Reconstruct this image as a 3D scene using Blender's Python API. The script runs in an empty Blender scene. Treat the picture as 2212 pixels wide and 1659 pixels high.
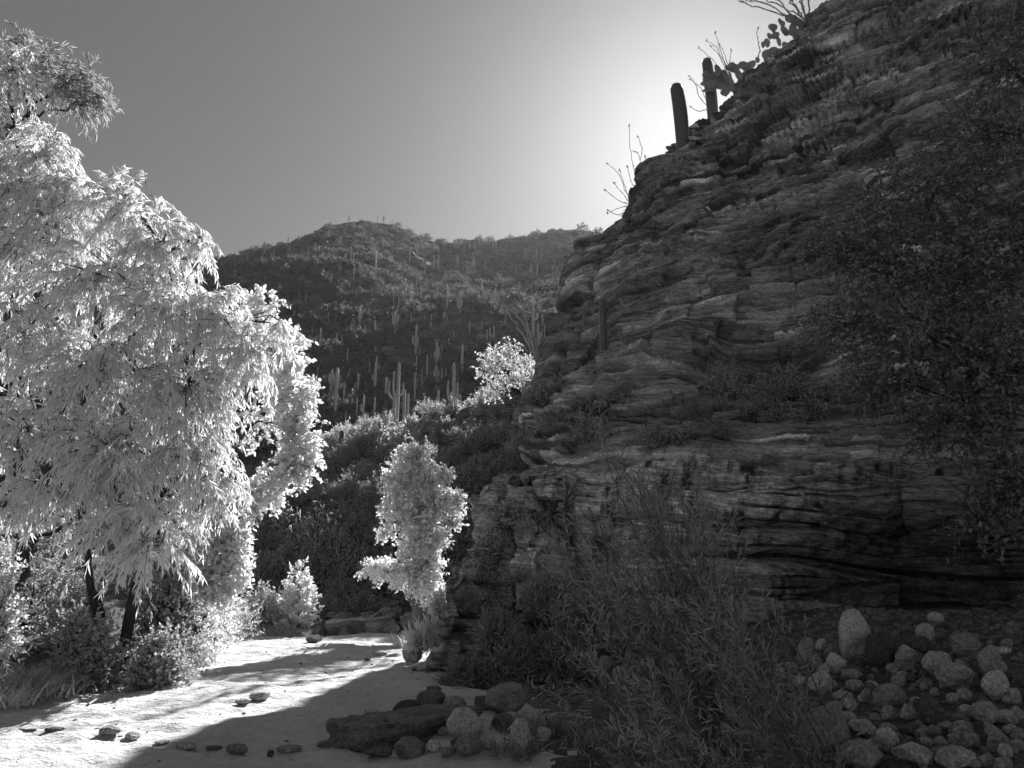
import bpy, math, random
import numpy as np
from math import radians, sin, cos, tan, pi
C = bpy.context.scene
COL = C.collection

# ------------------------------------------------------------------ camera
PITCH = radians(14.3); FPX = 770.0; CAMZ = 1.6
cam = bpy.data.objects.new('camera', bpy.data.cameras.new('camera')); COL.objects.link(cam)
cam.location = (0, 0, CAMZ); cam.rotation_euler = (pi/2 + PITCH, 0, 0)
cam.data.sensor_width = 36; cam.data.lens = FPX/1024*36
cam.data.clip_start = 0.05; cam.data.clip_end = 5000
C.camera = cam
C.cycles.use_denoising = True
C.cycles.max_bounces = 8; C.cycles.diffuse_bounces = 2; C.cycles.transmission_bounces = 6
C.cycles.volume_bounces = 0; C.cycles.volume_step_rate = 4; C.cycles.sample_clamp_indirect = 4

# ------------------------------------------------------------------ sky, sun, exposure
SUN_AZ = radians(14.7); SUN_EL = radians(32.4)
SUNV = np.array([sin(SUN_AZ)*cos(SUN_EL), cos(SUN_AZ)*cos(SUN_EL), sin(SUN_EL)])
w = bpy.data.worlds.new('World'); C.world = w; w.use_nodes = True
nt = w.node_tree; nt.nodes.clear()
sky = nt.nodes.new('ShaderNodeTexSky'); sky.sky_type = 'NISHITA'; sky.sun_disc = False
sky.sun_elevation = SUN_EL; sky.sun_rotation = SUN_AZ
sky.altitude = 800; sky.air_density = 1.0; sky.dust_density = 0.6; sky.ozone_density = 1.5
sep = nt.nodes.new('ShaderNodeSeparateColor')
bg = nt.nodes.new('ShaderNodeBackground'); out = nt.nodes.new('ShaderNodeOutputWorld')
SKY_GAIN, SKY_POW, SKY_BASE = .293, 1.6, .76      # red channel of the sky, as a red-filtered black and white picture sees it; the base is an even fill added for the shaded cliff
pw = nt.nodes.new('ShaderNodeMath'); pw.operation = 'POWER'; pw.inputs[1].default_value = SKY_POW
gn = nt.nodes.new('ShaderNodeMath'); gn.operation = 'MULTIPLY_ADD'; gn.inputs[1].default_value = SKY_GAIN; gn.inputs[2].default_value = SKY_BASE
nt.links.new(sky.outputs[0], sep.inputs[0])
nt.links.new(sep.outputs[0], pw.inputs[0]); nt.links.new(pw.outputs[0], gn.inputs[0])
nt.links.new(gn.outputs[0], bg.inputs[0]); bg.inputs[1].default_value = 0.05
nt.links.new(bg.outputs[0], out.inputs[0])
sl = bpy.data.lights.new('sun', 'SUN'); sl.energy = 5.0; sl.angle = radians(0.53); sl.color = (1, 1, 1)
sun = bpy.data.objects.new('sun', sl); COL.objects.link(sun)
sun.rotation_euler = (pi/2 - SUN_EL, 0, -SUN_AZ + pi)   # lamp -Z points away from the sun
sun.location = (20, 60, 60)
C.view_settings.view_transform = 'Standard'; C.view_settings.look = 'None'
C.view_settings.exposure = 1.15; C.view_settings.gamma = 1.0

# ------------------------------------------------------------------ helpers
def ray(dx, dy):
    x = dx*1024/2212 - 512; u = 384 - dy*768/1659
    y = FPX*cos(PITCH) - u*sin(PITCH); z = u*cos(PITCH) + FPX*sin(PITCH)
    return x/y, z/y
def P(dx, dy, Y):
    a, b = ray(dx, dy); return np.array([a*Y, Y, CAMZ + b*Y])
def pxs(p):                                   # metres per display pixel at a point
    return (p[1]*cos(PITCH) + (p[2]-CAMZ)*sin(PITCH))/FPX*1024/2212
def U32(a): return np.asarray(a).astype(np.int64).astype(np.uint32)
def hsh(i, j=0, k=0, s=0):
    with np.errstate(over='ignore'):
        h = U32(i)*np.uint32(374761393) + U32(j)*np.uint32(668265263) + U32(k)*np.uint32(2147483647 & 1274126177) + np.uint32((s*974711 + 12345) & 0xffffffff)
        h = (h ^ (h >> np.uint32(13)))*np.uint32(1274126177)
        h = (h ^ (h >> np.uint32(16)))*np.uint32(2246822519)
        h = h ^ (h >> np.uint32(15))
    return h.astype(np.float64)/4294967295.0
def vnoise(p, s=0):
    f = np.floor(p); t = p - f; t = t*t*(3-2*t); i = f.astype(np.int64)
    r = 0
    for a in (0, 1):
        wa = t[..., 0] if a else 1-t[..., 0]
        for b in (0, 1):
            wb = t[..., 1] if b else 1-t[..., 1]
            for c in (0, 1):
                wc = t[..., 2] if c else 1-t[..., 2]
                r = r + wa*wb*wc*hsh(i[..., 0]+a, i[..., 1]+b, i[..., 2]+c, s)
    return r
def fbm(p, s=0, o=4, g=0.5):
    r = 0; a = 1; n = 0
    for k in range(o):
        r = r + a*(vnoise(p*2.03**k + 17.3*k, s+k) - .5); n += a; a *= g
    return r/n*2
def sst(a, b, x):
    t = np.clip((x-a)/(b-a), 0, 1); return t*t*(3-2*t)
def nrm(v): return v/np.maximum(np.linalg.norm(v, axis=-1, keepdims=True), 1e-9)
RNG = np.random.default_rng(7)

class MB:
    def __init__(s): s.v = []; s.q = []; s.t = []; s.n = 0
    def add(s, v, q=None, t=None):
        v = np.asarray(v, float).reshape(-1, 3)
        if q is not None and len(q): s.q.append(np.asarray(q).reshape(-1, 4) + s.n)
        if t is not None and len(t): s.t.append(np.asarray(t).reshape(-1, 3) + s.n)
        s.v.append(v); s.n += len(v)
    def tube(s, pts, rad, sides=6, cap=True):
        pts = np.asarray(pts, float); k = len(pts); rad = np.broadcast_to(np.asarray(rad, float), (k,))
        tg = nrm(np.gradient(pts, axis=0))
        ref = np.array([.31, .17, .93]) if abs(tg[0, 2]) < .8 else np.array([.95, .2, .1])
        a = nrm(np.cross(tg, ref)); b = np.cross(tg, a)
        th = np.arange(sides)*2*pi/sides
        v = pts[:, None] + rad[:, None, None]*(np.cos(th)[None, :, None]*a[:, None] + np.sin(th)[None, :, None]*b[:, None])
        i = np.arange(k-1)[:, None]*sides; j = np.arange(sides)[None]; j2 = (j+1) % sides
        q = np.stack([i+j, i+j2, i+sides+j2, i+sides+j], -1).reshape(-1, 4)
        vv = v.reshape(-1, 3); t = None
        if cap:
            vv = np.vstack([vv, pts[-1]]); e = (k-1)*sides
            t = np.stack([e+np.arange(sides), e+(np.arange(sides)+1) % sides, np.full(sides, k*sides)], -1)
        s.add(vv, q, t)
    def tubes(s, pts, rad, sides=3):             # many equal-length polylines at once (N,k,3)
        N, k, _ = pts.shape
        if N == 0: return
        tg = nrm(np.gradient(pts, axis=1))
        a = nrm(np.cross(tg, np.array([.31, .47, .83]))); b = np.cross(tg, a)
        th = np.arange(sides)*2*pi/sides
        rad = np.broadcast_to(rad, (N, k))
        v = pts[:, :, None] + rad[:, :, None, None]*(np.cos(th)[None, None, :, None]*a[:, :, None] + np.sin(th)[None, None, :, None]*b[:, :, None])
        n = (np.arange(N)*k*sides)[:, None, None]; i = (np.arange(k-1)*sides)[None, :, None]; j = np.arange(sides)[None, None]; j2 = (j+1) % sides
        s.add(v, np.stack([n+i+j, n+i+j2, n+i+sides+j2, n+i+sides+j], -1))
    def leaves(s, base, axis, ln, wd, rng, fold=.25, nhint=None):
        N = len(base)
        if N == 0: return
        axis = nrm(axis); ln = np.broadcast_to(ln, (N,))[:, None]; wd = np.broadcast_to(wd, (N,))[:, None]/2
        r = rng.normal(size=(N, 3)) if nhint is None else nhint
        sd = nrm(np.cross(axis, r)); up = np.cross(sd, axis)
        c = -up*ln*.10
        v = np.stack([base, base+axis*ln*.28+sd*wd*.9+up*wd*fold, base+axis*ln*.62+sd*wd*.8+up*wd*fold+c*.5, base+axis*ln+c*1.6,
                      base+axis*ln*.62-sd*wd*.8+up*wd*fold+c*.5, base+axis*ln*.28-sd*wd*.9+up*wd*fold], 1)
        n = (np.arange(N)*6)[:, None]
        s.add(v, np.concatenate([n+np.array([[0, 1, 2, 3]]), n+np.array([[0, 3, 4, 5]])]))
    def arrays(s):
        return (np.vstack(s.v) if s.v else np.zeros((0, 3)), np.vstack(s.q) if s.q else np.zeros((0, 4), int), np.vstack(s.t) if s.t else np.zeros((0, 3), int))
    def mesh(s, name, mat, off=None, smooth=False):
        v, q, t = s.arrays()
        if off is not None: v = v - np.asarray(off)
        return mesh_from(name, v, q, t, mat, smooth)

def mesh_from(name, v, q, t, mat, smooth=False):
    me = bpy.data.meshes.new(name)
    me.vertices.add(len(v)); me.vertices.foreach_set('co', np.ascontiguousarray(v, dtype=np.float32).ravel())
    li = np.concatenate([q.ravel(), t.ravel()]).astype(np.int32)
    me.loops.add(len(li)); me.loops.foreach_set('vertex_index', li)
    ls = np.concatenate([np.arange(len(q))*4, len(q)*4 + np.arange(len(t))*3]).astype(np.int32)
    me.polygons.add(len(ls)); me.polygons.foreach_set('loop_start', ls)
    me.polygons.foreach_set('use_smooth', np.full(len(ls), smooth, dtype=bool))
    me.update(calc_edges=True)
    if mat is not None: me.materials.append(mat)
    return me
def obj(name, me, parent=None, loc=(0, 0, 0)):
    o = bpy.data.objects.new(name, me); COL.objects.link(o); o.location = tuple(loc)
    if parent is not None: o.parent = parent
    return o
def tag(o, label, cat=None, group=None, kind=None):
    if label: o['label'] = label
    if cat: o['category'] = cat
    if group: o['group'] = group
    if kind: o['kind'] = kind
    return o
def thing(name, label, cat, loc, group=None):
    o = bpy.data.objects.new(name, None); COL.objects.link(o); o.location = tuple(loc); o.empty_display_size = .2
    return tag(o, label, cat, group)
def dup(root, loc, rz=0, sc=(1, 1, 1), label=None, group=None):
    r = root.copy(); COL.objects.link(r); r.location = tuple(loc); r.rotation_euler = (0, 0, rz); r.scale = sc
    if label: r['label'] = label
    if group: r['group'] = group
    for ch in list(root.children):
        c = ch.copy(); COL.objects.link(c); c.parent = r
    return r

# ------------------------------------------------------------------ materials
def newmat(name):
    m = bpy.data.materials.new(name); m.use_nodes = True; n = m.node_tree; n.nodes.clear()
    return m, n, n.nodes.new('ShaderNodeOutputMaterial')
def grey(v): return (v, v, v, 1)
def nnoise(n, scale, detail=6, rough=.6, sc=(1, 1, 1), coord='Object', dist=0):
    tc = n.nodes.new('ShaderNodeTexCoord'); mp = n.nodes.new('ShaderNodeMapping'); mp.inputs['Scale'].default_value = sc
    tx = n.nodes.new('ShaderNodeTexNoise'); tx.inputs['Scale'].default_value = scale; tx.inputs['Detail'].default_value = detail
    tx.inputs['Roughness'].default_value = rough; tx.inputs['Distortion'].default_value = dist
    n.links.new(tc.outputs[coord], mp.inputs[0]); n.links.new(mp.outputs[0], tx.inputs[0])
    return tx.outputs[0]
def ramp(n, src, stops):
    r = n.nodes.new('ShaderNodeValToRGB'); e = r.color_ramp.elements
    while len(e) < len(stops): e.new(.5)
    for k, (p, v) in enumerate(stops): e[k].position = p; e[k].color = grey(v)
    n.links.new(src, r.inputs[0]); return r.outputs[0]
def mix(n, a, b, f, mode='MIX'):
    m = n.nodes.new('ShaderNodeMix'); m.data_type = 'RGBA'; m.blend_type = mode
    for k, val in ((0, f), (6, a), (7, b)):
        if isinstance(val, (int, float)): m.inputs[k].default_value = val if k == 0 else grey(val)
        else: n.links.new(val, m.inputs[k])
    return m.outputs[2]
def math_(n, op, a, b=None):
    m = n.nodes.new('ShaderNodeMath'); m.operation = op
    for val, s in ((a, m.inputs[0]), (b, m.inputs[1])):
        if val is None: continue
        if isinstance(val, (int, float)): s.default_value = val
        else: n.links.new(val, s)
    return m.outputs[0]
def bump(n, h, strength, dist, prev=None):
    b = n.nodes.new('ShaderNodeBump'); b.inputs['Strength'].default_value = strength; b.inputs['Distance'].default_value = dist
    n.links.new(h, b.inputs['Height'])
    if prev is not None: n.links.new(prev, b.inputs['Normal'])
    return b.outputs[0]
def surf(n, o, col, rough=.9, nrmal=None, spec=.2):
    p = n.nodes.new('ShaderNodeBsdfPrincipled'); p.inputs['Roughness'].default_value = rough; p.inputs['Specular IOR Level'].default_value = spec
    if isinstance(col, (int, float)): p.inputs['Base Color'].default_value = grey(col)
    else: n.links.new(col, p.inputs['Base Color'])
    if nrmal is not None: n.links.new(nrmal, p.inputs['Normal'])
    n.links.new(p.outputs[0], o.inputs[0]); return p
def leafmat(name, v, trans=.5, var=.25, gloss=.04):
    m, n, o = newmat(name)
    g = n.nodes.new('ShaderNodeNewGeometry')
    c = ramp(n, g.outputs['Random Per Island'], [(0, v*(1-var)), (1, min(v*(1+var), .92))])
    d = n.nodes.new('ShaderNodeBsdfDiffuse'); t = n.nodes.new('ShaderNodeBsdfTranslucent'); gl = n.nodes.new('ShaderNodeBsdfGlossy')
    gl.inputs['Roughness'].default_value = .45
    n.links.new(c, d.inputs[0]); n.links.new(c, t.inputs[0])
    mx = n.nodes.new('ShaderNodeMixShader'); mx.inputs[0].default_value = trans
    n.links.new(d.outputs[0], mx.inputs[1]); n.links.new(t.outputs[0], mx.inputs[2])
    m2 = n.nodes.new('ShaderNodeMixShader'); m2.inputs[0].default_value = gloss
    n.links.new(mx.outputs[0], m2.inputs[1]); n.links.new(gl.outputs[0], m2.inputs[2])
    n.links.new(m2.outputs[0], o.inputs[0]); return m
def rockmat(name, lo, hi, scale=3, st=(1, 1, 1), speck=.6, bs=.8):
    m, n, o = newmat(name)
    oi = n.nodes.new('ShaderNodeObjectInfo')
    a = nnoise(n, scale, 8, .65, st); b = nnoise(n, scale*9, 4, .6)
    c = ramp(n, a, [(.3, lo), (.7, hi)])
    c = mix(n, c, ramp(n, b, [(.36, .30), (.62, 1.3)]), speck, 'MULTIPLY')
    c = mix(n, c, ramp(n, nnoise(n, scale*2.6, 5, .7, st, dist=1.5), [(.38, .35), (.5, 1.05)]), .4, 'MULTIPLY')
    rv = ramp(n, oi.outputs['Random'], [(0, .6), (1, 1.2)])
    c = mix(n, c, rv, 1.0, 'MULTIPLY')
    nb = bump(n, a, bs, .08); nb = bump(n, b, bs, .03, nb)
    surf(n, o, c, .88, nb); return m

M = {}
# sand of the wash
m, n, o = newmat('sand'); a = nnoise(n, 1.1, 5, .6); b = nnoise(n, 9, 5, .65, (1, 1.5, 1)); c_ = nnoise(n, 70, 3, .6)
col = ramp(n, a, [(.3, .58), (.7, .72)]); col = mix(n, col, ramp(n, b, [(.3, .65), (.6, 1.1)]), .5, 'MULTIPLY'); col = mix(n, col, ramp(n, c_, [(.3, .6), (.6, 1.1)]), .4, 'MULTIPLY')
nb = bump(n, b, .8, .08); nb = bump(n, c_, .5, .012, nb); surf(n, o, col, .95, nb, .1); M['sand'] = m
# bank soil and litter, slope soil
for nm, lo, hi in (('soil', .09, .22), ('slope_soil', .11, .28), ('hill_soil', .08, .23)):
    m, n, o = newmat(nm); k = {'soil': 1, 'slope_soil': .6, 'hill_soil': .12}[nm]
    a = nnoise(n, 2*k, 8, .7); b = nnoise(n, 14*k, 6, .7)
    col = ramp(n, a, [(.3, lo), (.7, hi)]); col = mix(n, col, ramp(n, b, [(.35, .4), (.65, 1.5)]), .7, 'MULTIPLY')
    nb = bump(n, a, .6, .3/k); nb = bump(n, b, .8, .1/k, nb); surf(n, o, col, .95, nb, .1); M[nm] = m
M['boulder'] = rockmat('boulder', .34, .60, 4)
M['dark_boulder'] = rockmat('dark_boulder', .11, .24, 4)
M['light_boulder'] = rockmat('light_boulder', .50, .80, 5)
M['banded_boulder'] = rockmat('banded_boulder', .18, .55, 3.2, (1, 1, 5))
M['ledge_rock'] = rockmat('ledge_rock', .16, .34, 2, (1, 1, 3))
M['scree'] = rockmat('scree', .2, .42, 3)
M['bark'] = rockmat('bark', .05, .12, 6, (3, 3, .6), .5, .9)
M['pale_bark'] = rockmat('pale_bark', .12, .26, 6, (3, 3, .6), .5, .6)
M['driftwood'] = rockmat('driftwood', .30, .5, 8, (1, 1, 1), .4, .5)
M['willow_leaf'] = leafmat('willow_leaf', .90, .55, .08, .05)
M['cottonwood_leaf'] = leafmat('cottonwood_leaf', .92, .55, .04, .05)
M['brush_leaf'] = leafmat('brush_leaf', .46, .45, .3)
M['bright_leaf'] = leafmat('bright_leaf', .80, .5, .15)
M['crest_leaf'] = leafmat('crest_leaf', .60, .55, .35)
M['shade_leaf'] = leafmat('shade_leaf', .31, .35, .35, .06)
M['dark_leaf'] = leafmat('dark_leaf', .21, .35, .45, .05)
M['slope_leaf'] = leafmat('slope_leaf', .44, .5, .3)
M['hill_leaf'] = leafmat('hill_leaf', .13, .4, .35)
M['grass'] = leafmat('grass', .5, .5, .3)
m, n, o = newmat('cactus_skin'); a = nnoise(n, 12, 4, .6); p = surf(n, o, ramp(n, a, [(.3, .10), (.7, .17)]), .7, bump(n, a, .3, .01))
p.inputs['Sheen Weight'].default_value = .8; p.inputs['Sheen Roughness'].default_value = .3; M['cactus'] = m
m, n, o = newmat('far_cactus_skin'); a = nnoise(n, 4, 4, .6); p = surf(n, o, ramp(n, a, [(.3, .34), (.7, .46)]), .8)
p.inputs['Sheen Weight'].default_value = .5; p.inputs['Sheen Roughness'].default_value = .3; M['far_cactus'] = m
M['pad'] = leafmat('cactus_pad', .24, .25, .2, .05)
# ------------------------------------------------------------------ terrain
RIDGE_X = [-60, -30, -20, -14, -11.4, -7.5, -4.2, 1.2, 5, 10, 40]
RIDGE_H = [1, 3.5, 6.2, 8.0, 8.8, 9.9, 11.2, 13.6, 16, 19, 30]
_hs = [(-700, 640), (-300, 600), (0, 585), (300, 572), (440, 560), (480, 556), (560, 547), (620, 536), (660, 516), (690, 500), (720, 488), (750, 482), (830, 480), (865, 496), (900, 515), (950, 536),
       (1000, 527), (1030, 520), (1045, 525), (1080, 521), (1150, 517), (1190, 505), (1240, 497), (1275, 506), (1330, 525), (1500, 540), (2200, 600), (3000, 660)]
HILL_X = [ray(a, b)[0]*300 for a, b in _hs]; HILL_H = [CAMZ + ray(a, b)[1]*300 for a, b in _hs]
def T(x, y):
    x, y = np.broadcast_arrays(np.asarray(x, float), np.asarray(y, float))
    p = np.stack([x, y, np.zeros_like(x)], -1)
    # the wash and its banks
    xb = np.interp(y, [0, 7, 10, 14, 17.5, 20, 24, 30], [-6.0, -6.0, -6.3, -6.2, -6.6, -7.0, -7.8, -9]) + .5*fbm(p*.6, 3, 3)
    z = .10*fbm(p*.5, 11, 3) + (.06*fbm(p*np.array([1.9, 2.6, 1]), 12, 3) + .05*fbm(p*np.array([4, 5.5, 1]), 14, 3))*sst(40, 20, y)
    z = z + (.55 + .3*fbm(p*.4, 5, 3))*sst(0, 1.8, xb - x) + .02*np.maximum(xb-x, 0)
    xr = np.interp(y, [0, 4, 8, 12, 14, 20], [2.0, 1.6, .9, .5, .3, 0.])
    z = z + (1.05*sst(0, 5.5, x - xr) + .1*fbm(p*1.2, 8, 3)*sst(0, 1, x-xr))*sst(2, 12, y)*sst(40, 22, y)
    # shaded slope behind the wash
    xx = x + 2.0*fbm(p*.15, 21, 3)
    Hr = np.interp(xx, RIDGE_X, RIDGE_H)
    t = (y - 31.2)/(46 - 31.2)
    up = np.clip(t, 0, 1); lo_ = .2 + .9*np.clip((y-26.5)/4.7, 0, 1)
    up = .45*up + .55*(1-(1-up)**2)
    s1 = lo_ + (Hr - lo_)*up + (fbm(p*.22, 31, 4)*1.5 + .35*fbm(p*1.1, 32, 3))*np.clip(t*3, .12, 1)*sst(75, 55, y)
    dn = sst(47, 68, y)
    s1 = s1*(1-dn) + dn*8.0
    # far hill
    Hh = np.interp(x*300/np.maximum(y, 60)*.55 + x*.45, HILL_X, HILL_H)
    u = np.clip((y - 64)/(300 - 64), 0, 1.0)
    rg = fbm(p*.022, 41, 5)*9*np.sin(np.clip(u, 0, 1)*pi)**.7 + fbm(p*.11, 43, 4)*2.2*sst(0, .1, u)
    s2 = 8 + (Hh - 8)*u**1.05 + rg
    # stepped rock faces near the summit
    st = np.floor(s2/7 + .4*vnoise(p*.05, 47))*7 + 7*sst(.25, .6, np.mod(s2/7 + .4*vnoise(p*.05, 47), 1)) - 2.8*vnoise(p*.05, 47)
    km = sst(.72, .9, u)*sst(.0, .25, fbm(p*.025, 49, 3) + .35*np.exp(-((x+50)/34.)**2))
    s2 = s2*(1-km*.75) + st*km*.75
    bk = np.clip((y - 302)/180, 0, 1); s2 = s2*(1-bk) + bk*20
    z = np.where(y > 26, z*(1 - sst(26, 28, y)) + sst(26, 28, y)*s1, z)
    return np.where(y > 60, np.maximum(s1*(1-sst(62, 75, y)) , 0)*(1-sst(62, 75, y)) + s2*sst(62, 75, y), z)

def fan_grid(ys, na, wmin, slope, amax=1.0):
    a = np.linspace(-1, 1, na); a = np.sign(a)*np.abs(a)**1.25
    X = a[None]*(wmin + slope*np.maximum(ys, 0))[:, None]; Y = np.repeat(ys[:, None], na, 1)
    return X, Y
def grid_quads(r, c):
    i = (np.arange(r-1)[:, None]*c + np.arange(c-1)[None]).ravel()
    return np.stack([i, i+1, i+c+1, i+c], -1)
ysA = np.concatenate([np.linspace(-40, 2, 24, endpoint=False), np.linspace(2, 27, 420)])
ysB = np.concatenate([np.linspace(27, 50, 210), np.linspace(50, 66, 30)[1:]])
ysC = np.concatenate([np.geomspace(66, 305, 330), np.geomspace(305, 480, 20)[1:]])
EMP = np.zeros((0, 3), int)
X, Y = fan_grid(ysA, 620, 14, 1.3); V = np.stack([X, Y, T(X, Y)], -1)
me = mesh_from('wash', V.reshape(-1, 3), grid_quads(*X.shape), EMP, M['sand'], True)
me.materials.append(M['soil'])
cx = V[:-1, :-1, :].reshape(-1, 3)
xbv = np.interp(cx[:, 1], [0, 7, 10, 14, 17.5, 20, 24, 30], [-6.0, -6.0, -6.3, -6.2, -6.6, -7.0, -7.8, -9])
soil = ((cx[:, 0] < xbv - .5 + .8*fbm(cx*1.6, 91, 5, .65)) & ((cx[:, 1] < 19) | (cx[:, 0] < xbv-2.5))) | (cx[:, 0] > np.interp(cx[:, 1], [0, 4, 8, 12, 14, 20], [1.7, 1.3, .6, .2, .0, 0.]) + 1.5*fbm(cx*1.3, 92, 5, .7)) & (cx[:, 1] < 22) | (cx[:, 1] > 25.3 + 1.2*fbm(cx*1.2, 93, 5, .7))
me.polygons.foreach_set('material_index', soil.astype(np.int32))
tag(obj('wash', me), 'pale sandy wash with darker banks', kind='structure')
X, Y = fan_grid(ysB, 420, 14, 1.3); V = np.stack([X, Y, T(X, Y)], -1)
tag(obj('slope', mesh_from('slope', V.reshape(-1, 3), grid_quads(*X.shape), EMP, M['slope_soil'], True)), 'shaded rocky slope behind the wash', kind='structure')
X, Y = fan_grid(ysC, 420, 14, 1.05); V = np.stack([X, Y, T(X, Y)], -1)
tag(obj('hill', mesh_from('hill', V.reshape(-1, 3), grid_quads(*X.shape), EMP, M['hill_soil'], True)), 'far desert hill with rounded rocky summit', kind='structure')

def hit(dx, dy, y0=5.0, y1=320.0, n=900):
    """where the line of sight through a point of the photograph meets the ground"""
    a, b = ray(dx, dy); ys = np.geomspace(y0, y1, n); zs = CAMZ + b*ys; g = T(a*ys, ys)
    k = np.argmax(zs < g)
    if zs[k] >= g[k]: return None
    if k == 0: yy = ys[0]
    else:
        d0, d1 = zs[k-1]-g[k-1], zs[k]-g[k]; yy = ys[k-1] + (ys[k]-ys[k-1])*d0/(d0-d1)
    return np.array([a*yy, yy, float(T(a*yy, yy))])

# ------------------------------------------------------------------ cliff
ROWS = [
 [(905,1468,14.0),(1000,1450,14.2),(1120,1425,14.3),(1260,1405,14.3),(1420,1392,14.2),(1600,1378,14.3),(1800,1352,15.7),(2050,1345,15.9),(2300,1340,12.6),(2900,1330,8.2)],
 [(932,1370,14.4),(1020,1350,14.6),(1130,1320,14.7),(1260,1300,14.6),(1420,1290,14.4),(1600,1280,14.7),(1800,1260,16.7),(2050,1250,16.8),(2300,1250,13),(2900,1240,8.4)],
 [(983,1220,15.6),(1060,1200,15.4),(1150,1180,15.2),(1270,1160,15.0),(1420,1150,14.6),(1600,1150,14.6),(1800,1150,15.9),(2050,1150,15.9),(2300,1150,13),(2900,1130,8.6)],
 [(1072,1060,18),(1120,1000,16.8),(1180,987,16),(1300,1003,15.6),(1420,1003,15.0),(1600,1015,15),(1800,1035,15),(2050,1060,14.3),(2300,1060,13),(2900,1000,8.8)],
 [(1100,970,20.5),(1150,950,19.5),(1210,940,19),(1310,945,18.0),(1430,950,16.6),(1600,960,16.3),(1800,960,16.0),(2050,960,15.4),(2300,950,14),(2900,900,9.2)],
 [(1135,880,22.8),(1190,850,21.8),(1260,830,21),(1350,830,20),(1450,830,18.4),(1620,820,18.0),(1820,800,17.3),(2050,780,16.2),(2300,760,14.8),(2900,650,9.8)],
 [(1165,790,25.2),(1215,760,24),(1290,740,23),(1380,730,21.5),(1480,700,20.2),(1640,690,19.6),(1840,650,18.6),(2050,600,17.2),(2300,560,15.8),(2900,400,10.6)],
 [(1220,650,28),(1260,640,26.5),(1330,620,25),(1420,600,23.5),(1510,570,22.5),(1660,540,21.4),(1850,480,20.2),(2060,420,18.8),(2300,350,17),(2900,100,11.5)],
 [(1236,555,30.3),(1290,530,28.8),(1355,500,27.3),(1440,455,25.8),(1540,420,24.6),(1690,370,23.4),(1860,290,22),(2070,190,20.3),(2300,90,18.4),(2900,-260,12.6)],
 [(1242,530,30.6),(1300,500,29.6),(1362,452,28.4),(1398,345,26.6),(1455,282,26.2),(1562,215,25.6),(1772,20,23.8),(2010,-160,22.2),(2300,-420,20.2),(2900,-900,14.5)],
]
G = np.array([[P(*c) for c in r] for r in ROWS])
G = np.concatenate([G[:1] + np.array([0, -.3, -1.6]), G, G[-1:] + np.array([.9, 1.6, .35]), G[-1:] + np.array([4, 8, .2]), G[-1:] + np.array([10, 22, -5])], 0)
G = np.concatenate([G[:, :1] + np.array([11, 22, -.8]), G[:, :1] + np.array([3.6, 8, -.4]), G[:, :1] + np.array([.7, 2.2, -.1]), G], 1)
def catmull(A, n, axis, dens):
    A = np.moveaxis(A, axis, 0); k = len(A)
    Ap = np.concatenate([2*A[:1]-A[1:2], A, 2*A[-1:]-A[-2:-1]])
    s = np.interp(np.linspace(0, 1, n), np.concatenate([[0], np.cumsum(dens)/np.sum(dens)]), np.arange(k))
    i = np.minimum(s.astype(int), k-2); t = (s-i).reshape((-1,)+(1,)*(A.ndim-1))
    p0, p1, p2, p3 = Ap[i], Ap[i+1], Ap[i+2], Ap[i+3]
    r = .5*(2*p1 + (p2-p0)*t + (2*p0-5*p1+4*p2-p3)*t*t + (3*p1-p0-3*p2+p3)*t**3)
    return np.moveaxis(r, 0, axis)
NU, NV = 1060, 860
dens_u = [6, 4, 3] + [5, 5, 6, 7, 8, 8, 8, 6, 5]
dens_v = [1.5, 5, 6, 6, 4, 5, 7, 8, 9, 7, 3.5, 2, 1]
S = catmull(catmull(G, NV, 0, dens_v), NU, 1, dens_u)
def gnormal(S):
    return nrm(np.cross(np.gradient(S, axis=1), np.gradient(S, axis=0)))
N0 = gnormal(S)
Nh = nrm(N0*np.array([1, 1, .45]))
p = S
wrp = np.stack([fbm(p*.14, 60+i, 3) for i in range(3)], -1)
tl_ = sst(4.5, 12, p[..., 2])
sz = p[..., 2] + (.07 - .19*tl_)*p[..., 0] + (-.02 + .05*tl_)*p[..., 1] + (.20*wrp[..., 0]) + .02*fbm(p*.9, 66, 3); hz = p[..., 0]*.85 - p[..., 1]*.53
jb = hz/2.3 + .35*fbm(p*.35, 74, 3); ji = np.floor(jb); jf = jb - ji
lft = sst(2.5, -.5, p[..., 0] - .12*(p[..., 1]-14)) if False else sst(3.2, .2, p[..., 0] - .10*(p[..., 1]-14))
disp = .75*fbm(p*.16, 70, 4) + .30*(.5-np.abs(fbm(p*.55, 72, 4)))*2 - .3 + lft*(.9*(hsh(ji, np.floor(sz/3.1), 4, 77)-.5) - .35*np.exp(-(np.minimum(jf, 1-jf)/.06)**2))
tone = 0; lean = sst(.35, .75, np.abs(N0[..., 2])); foot = sst(1.6, .3, p[..., 0])*sst(4.6, 3.0, p[..., 2])
k1 = hz/.95 + .5*fbm(p*.8, 64, 3) + .35*sz; k2 = sz/1.05 + .25*fbm(p*.9, 65, 3) + .6*hsh(np.floor(k1), 2, 2, 63)
disp = disp + foot*(-.2 + .7*(hsh(np.floor(k1), np.floor(k2), 3, 62)-.5) - .3*np.exp(-(np.minimum(k1-np.floor(k1), 1-k1+np.floor(k1))/.05)**2) + .35*(.5-np.abs(fbm(p*1.3, 61, 3))))
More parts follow.
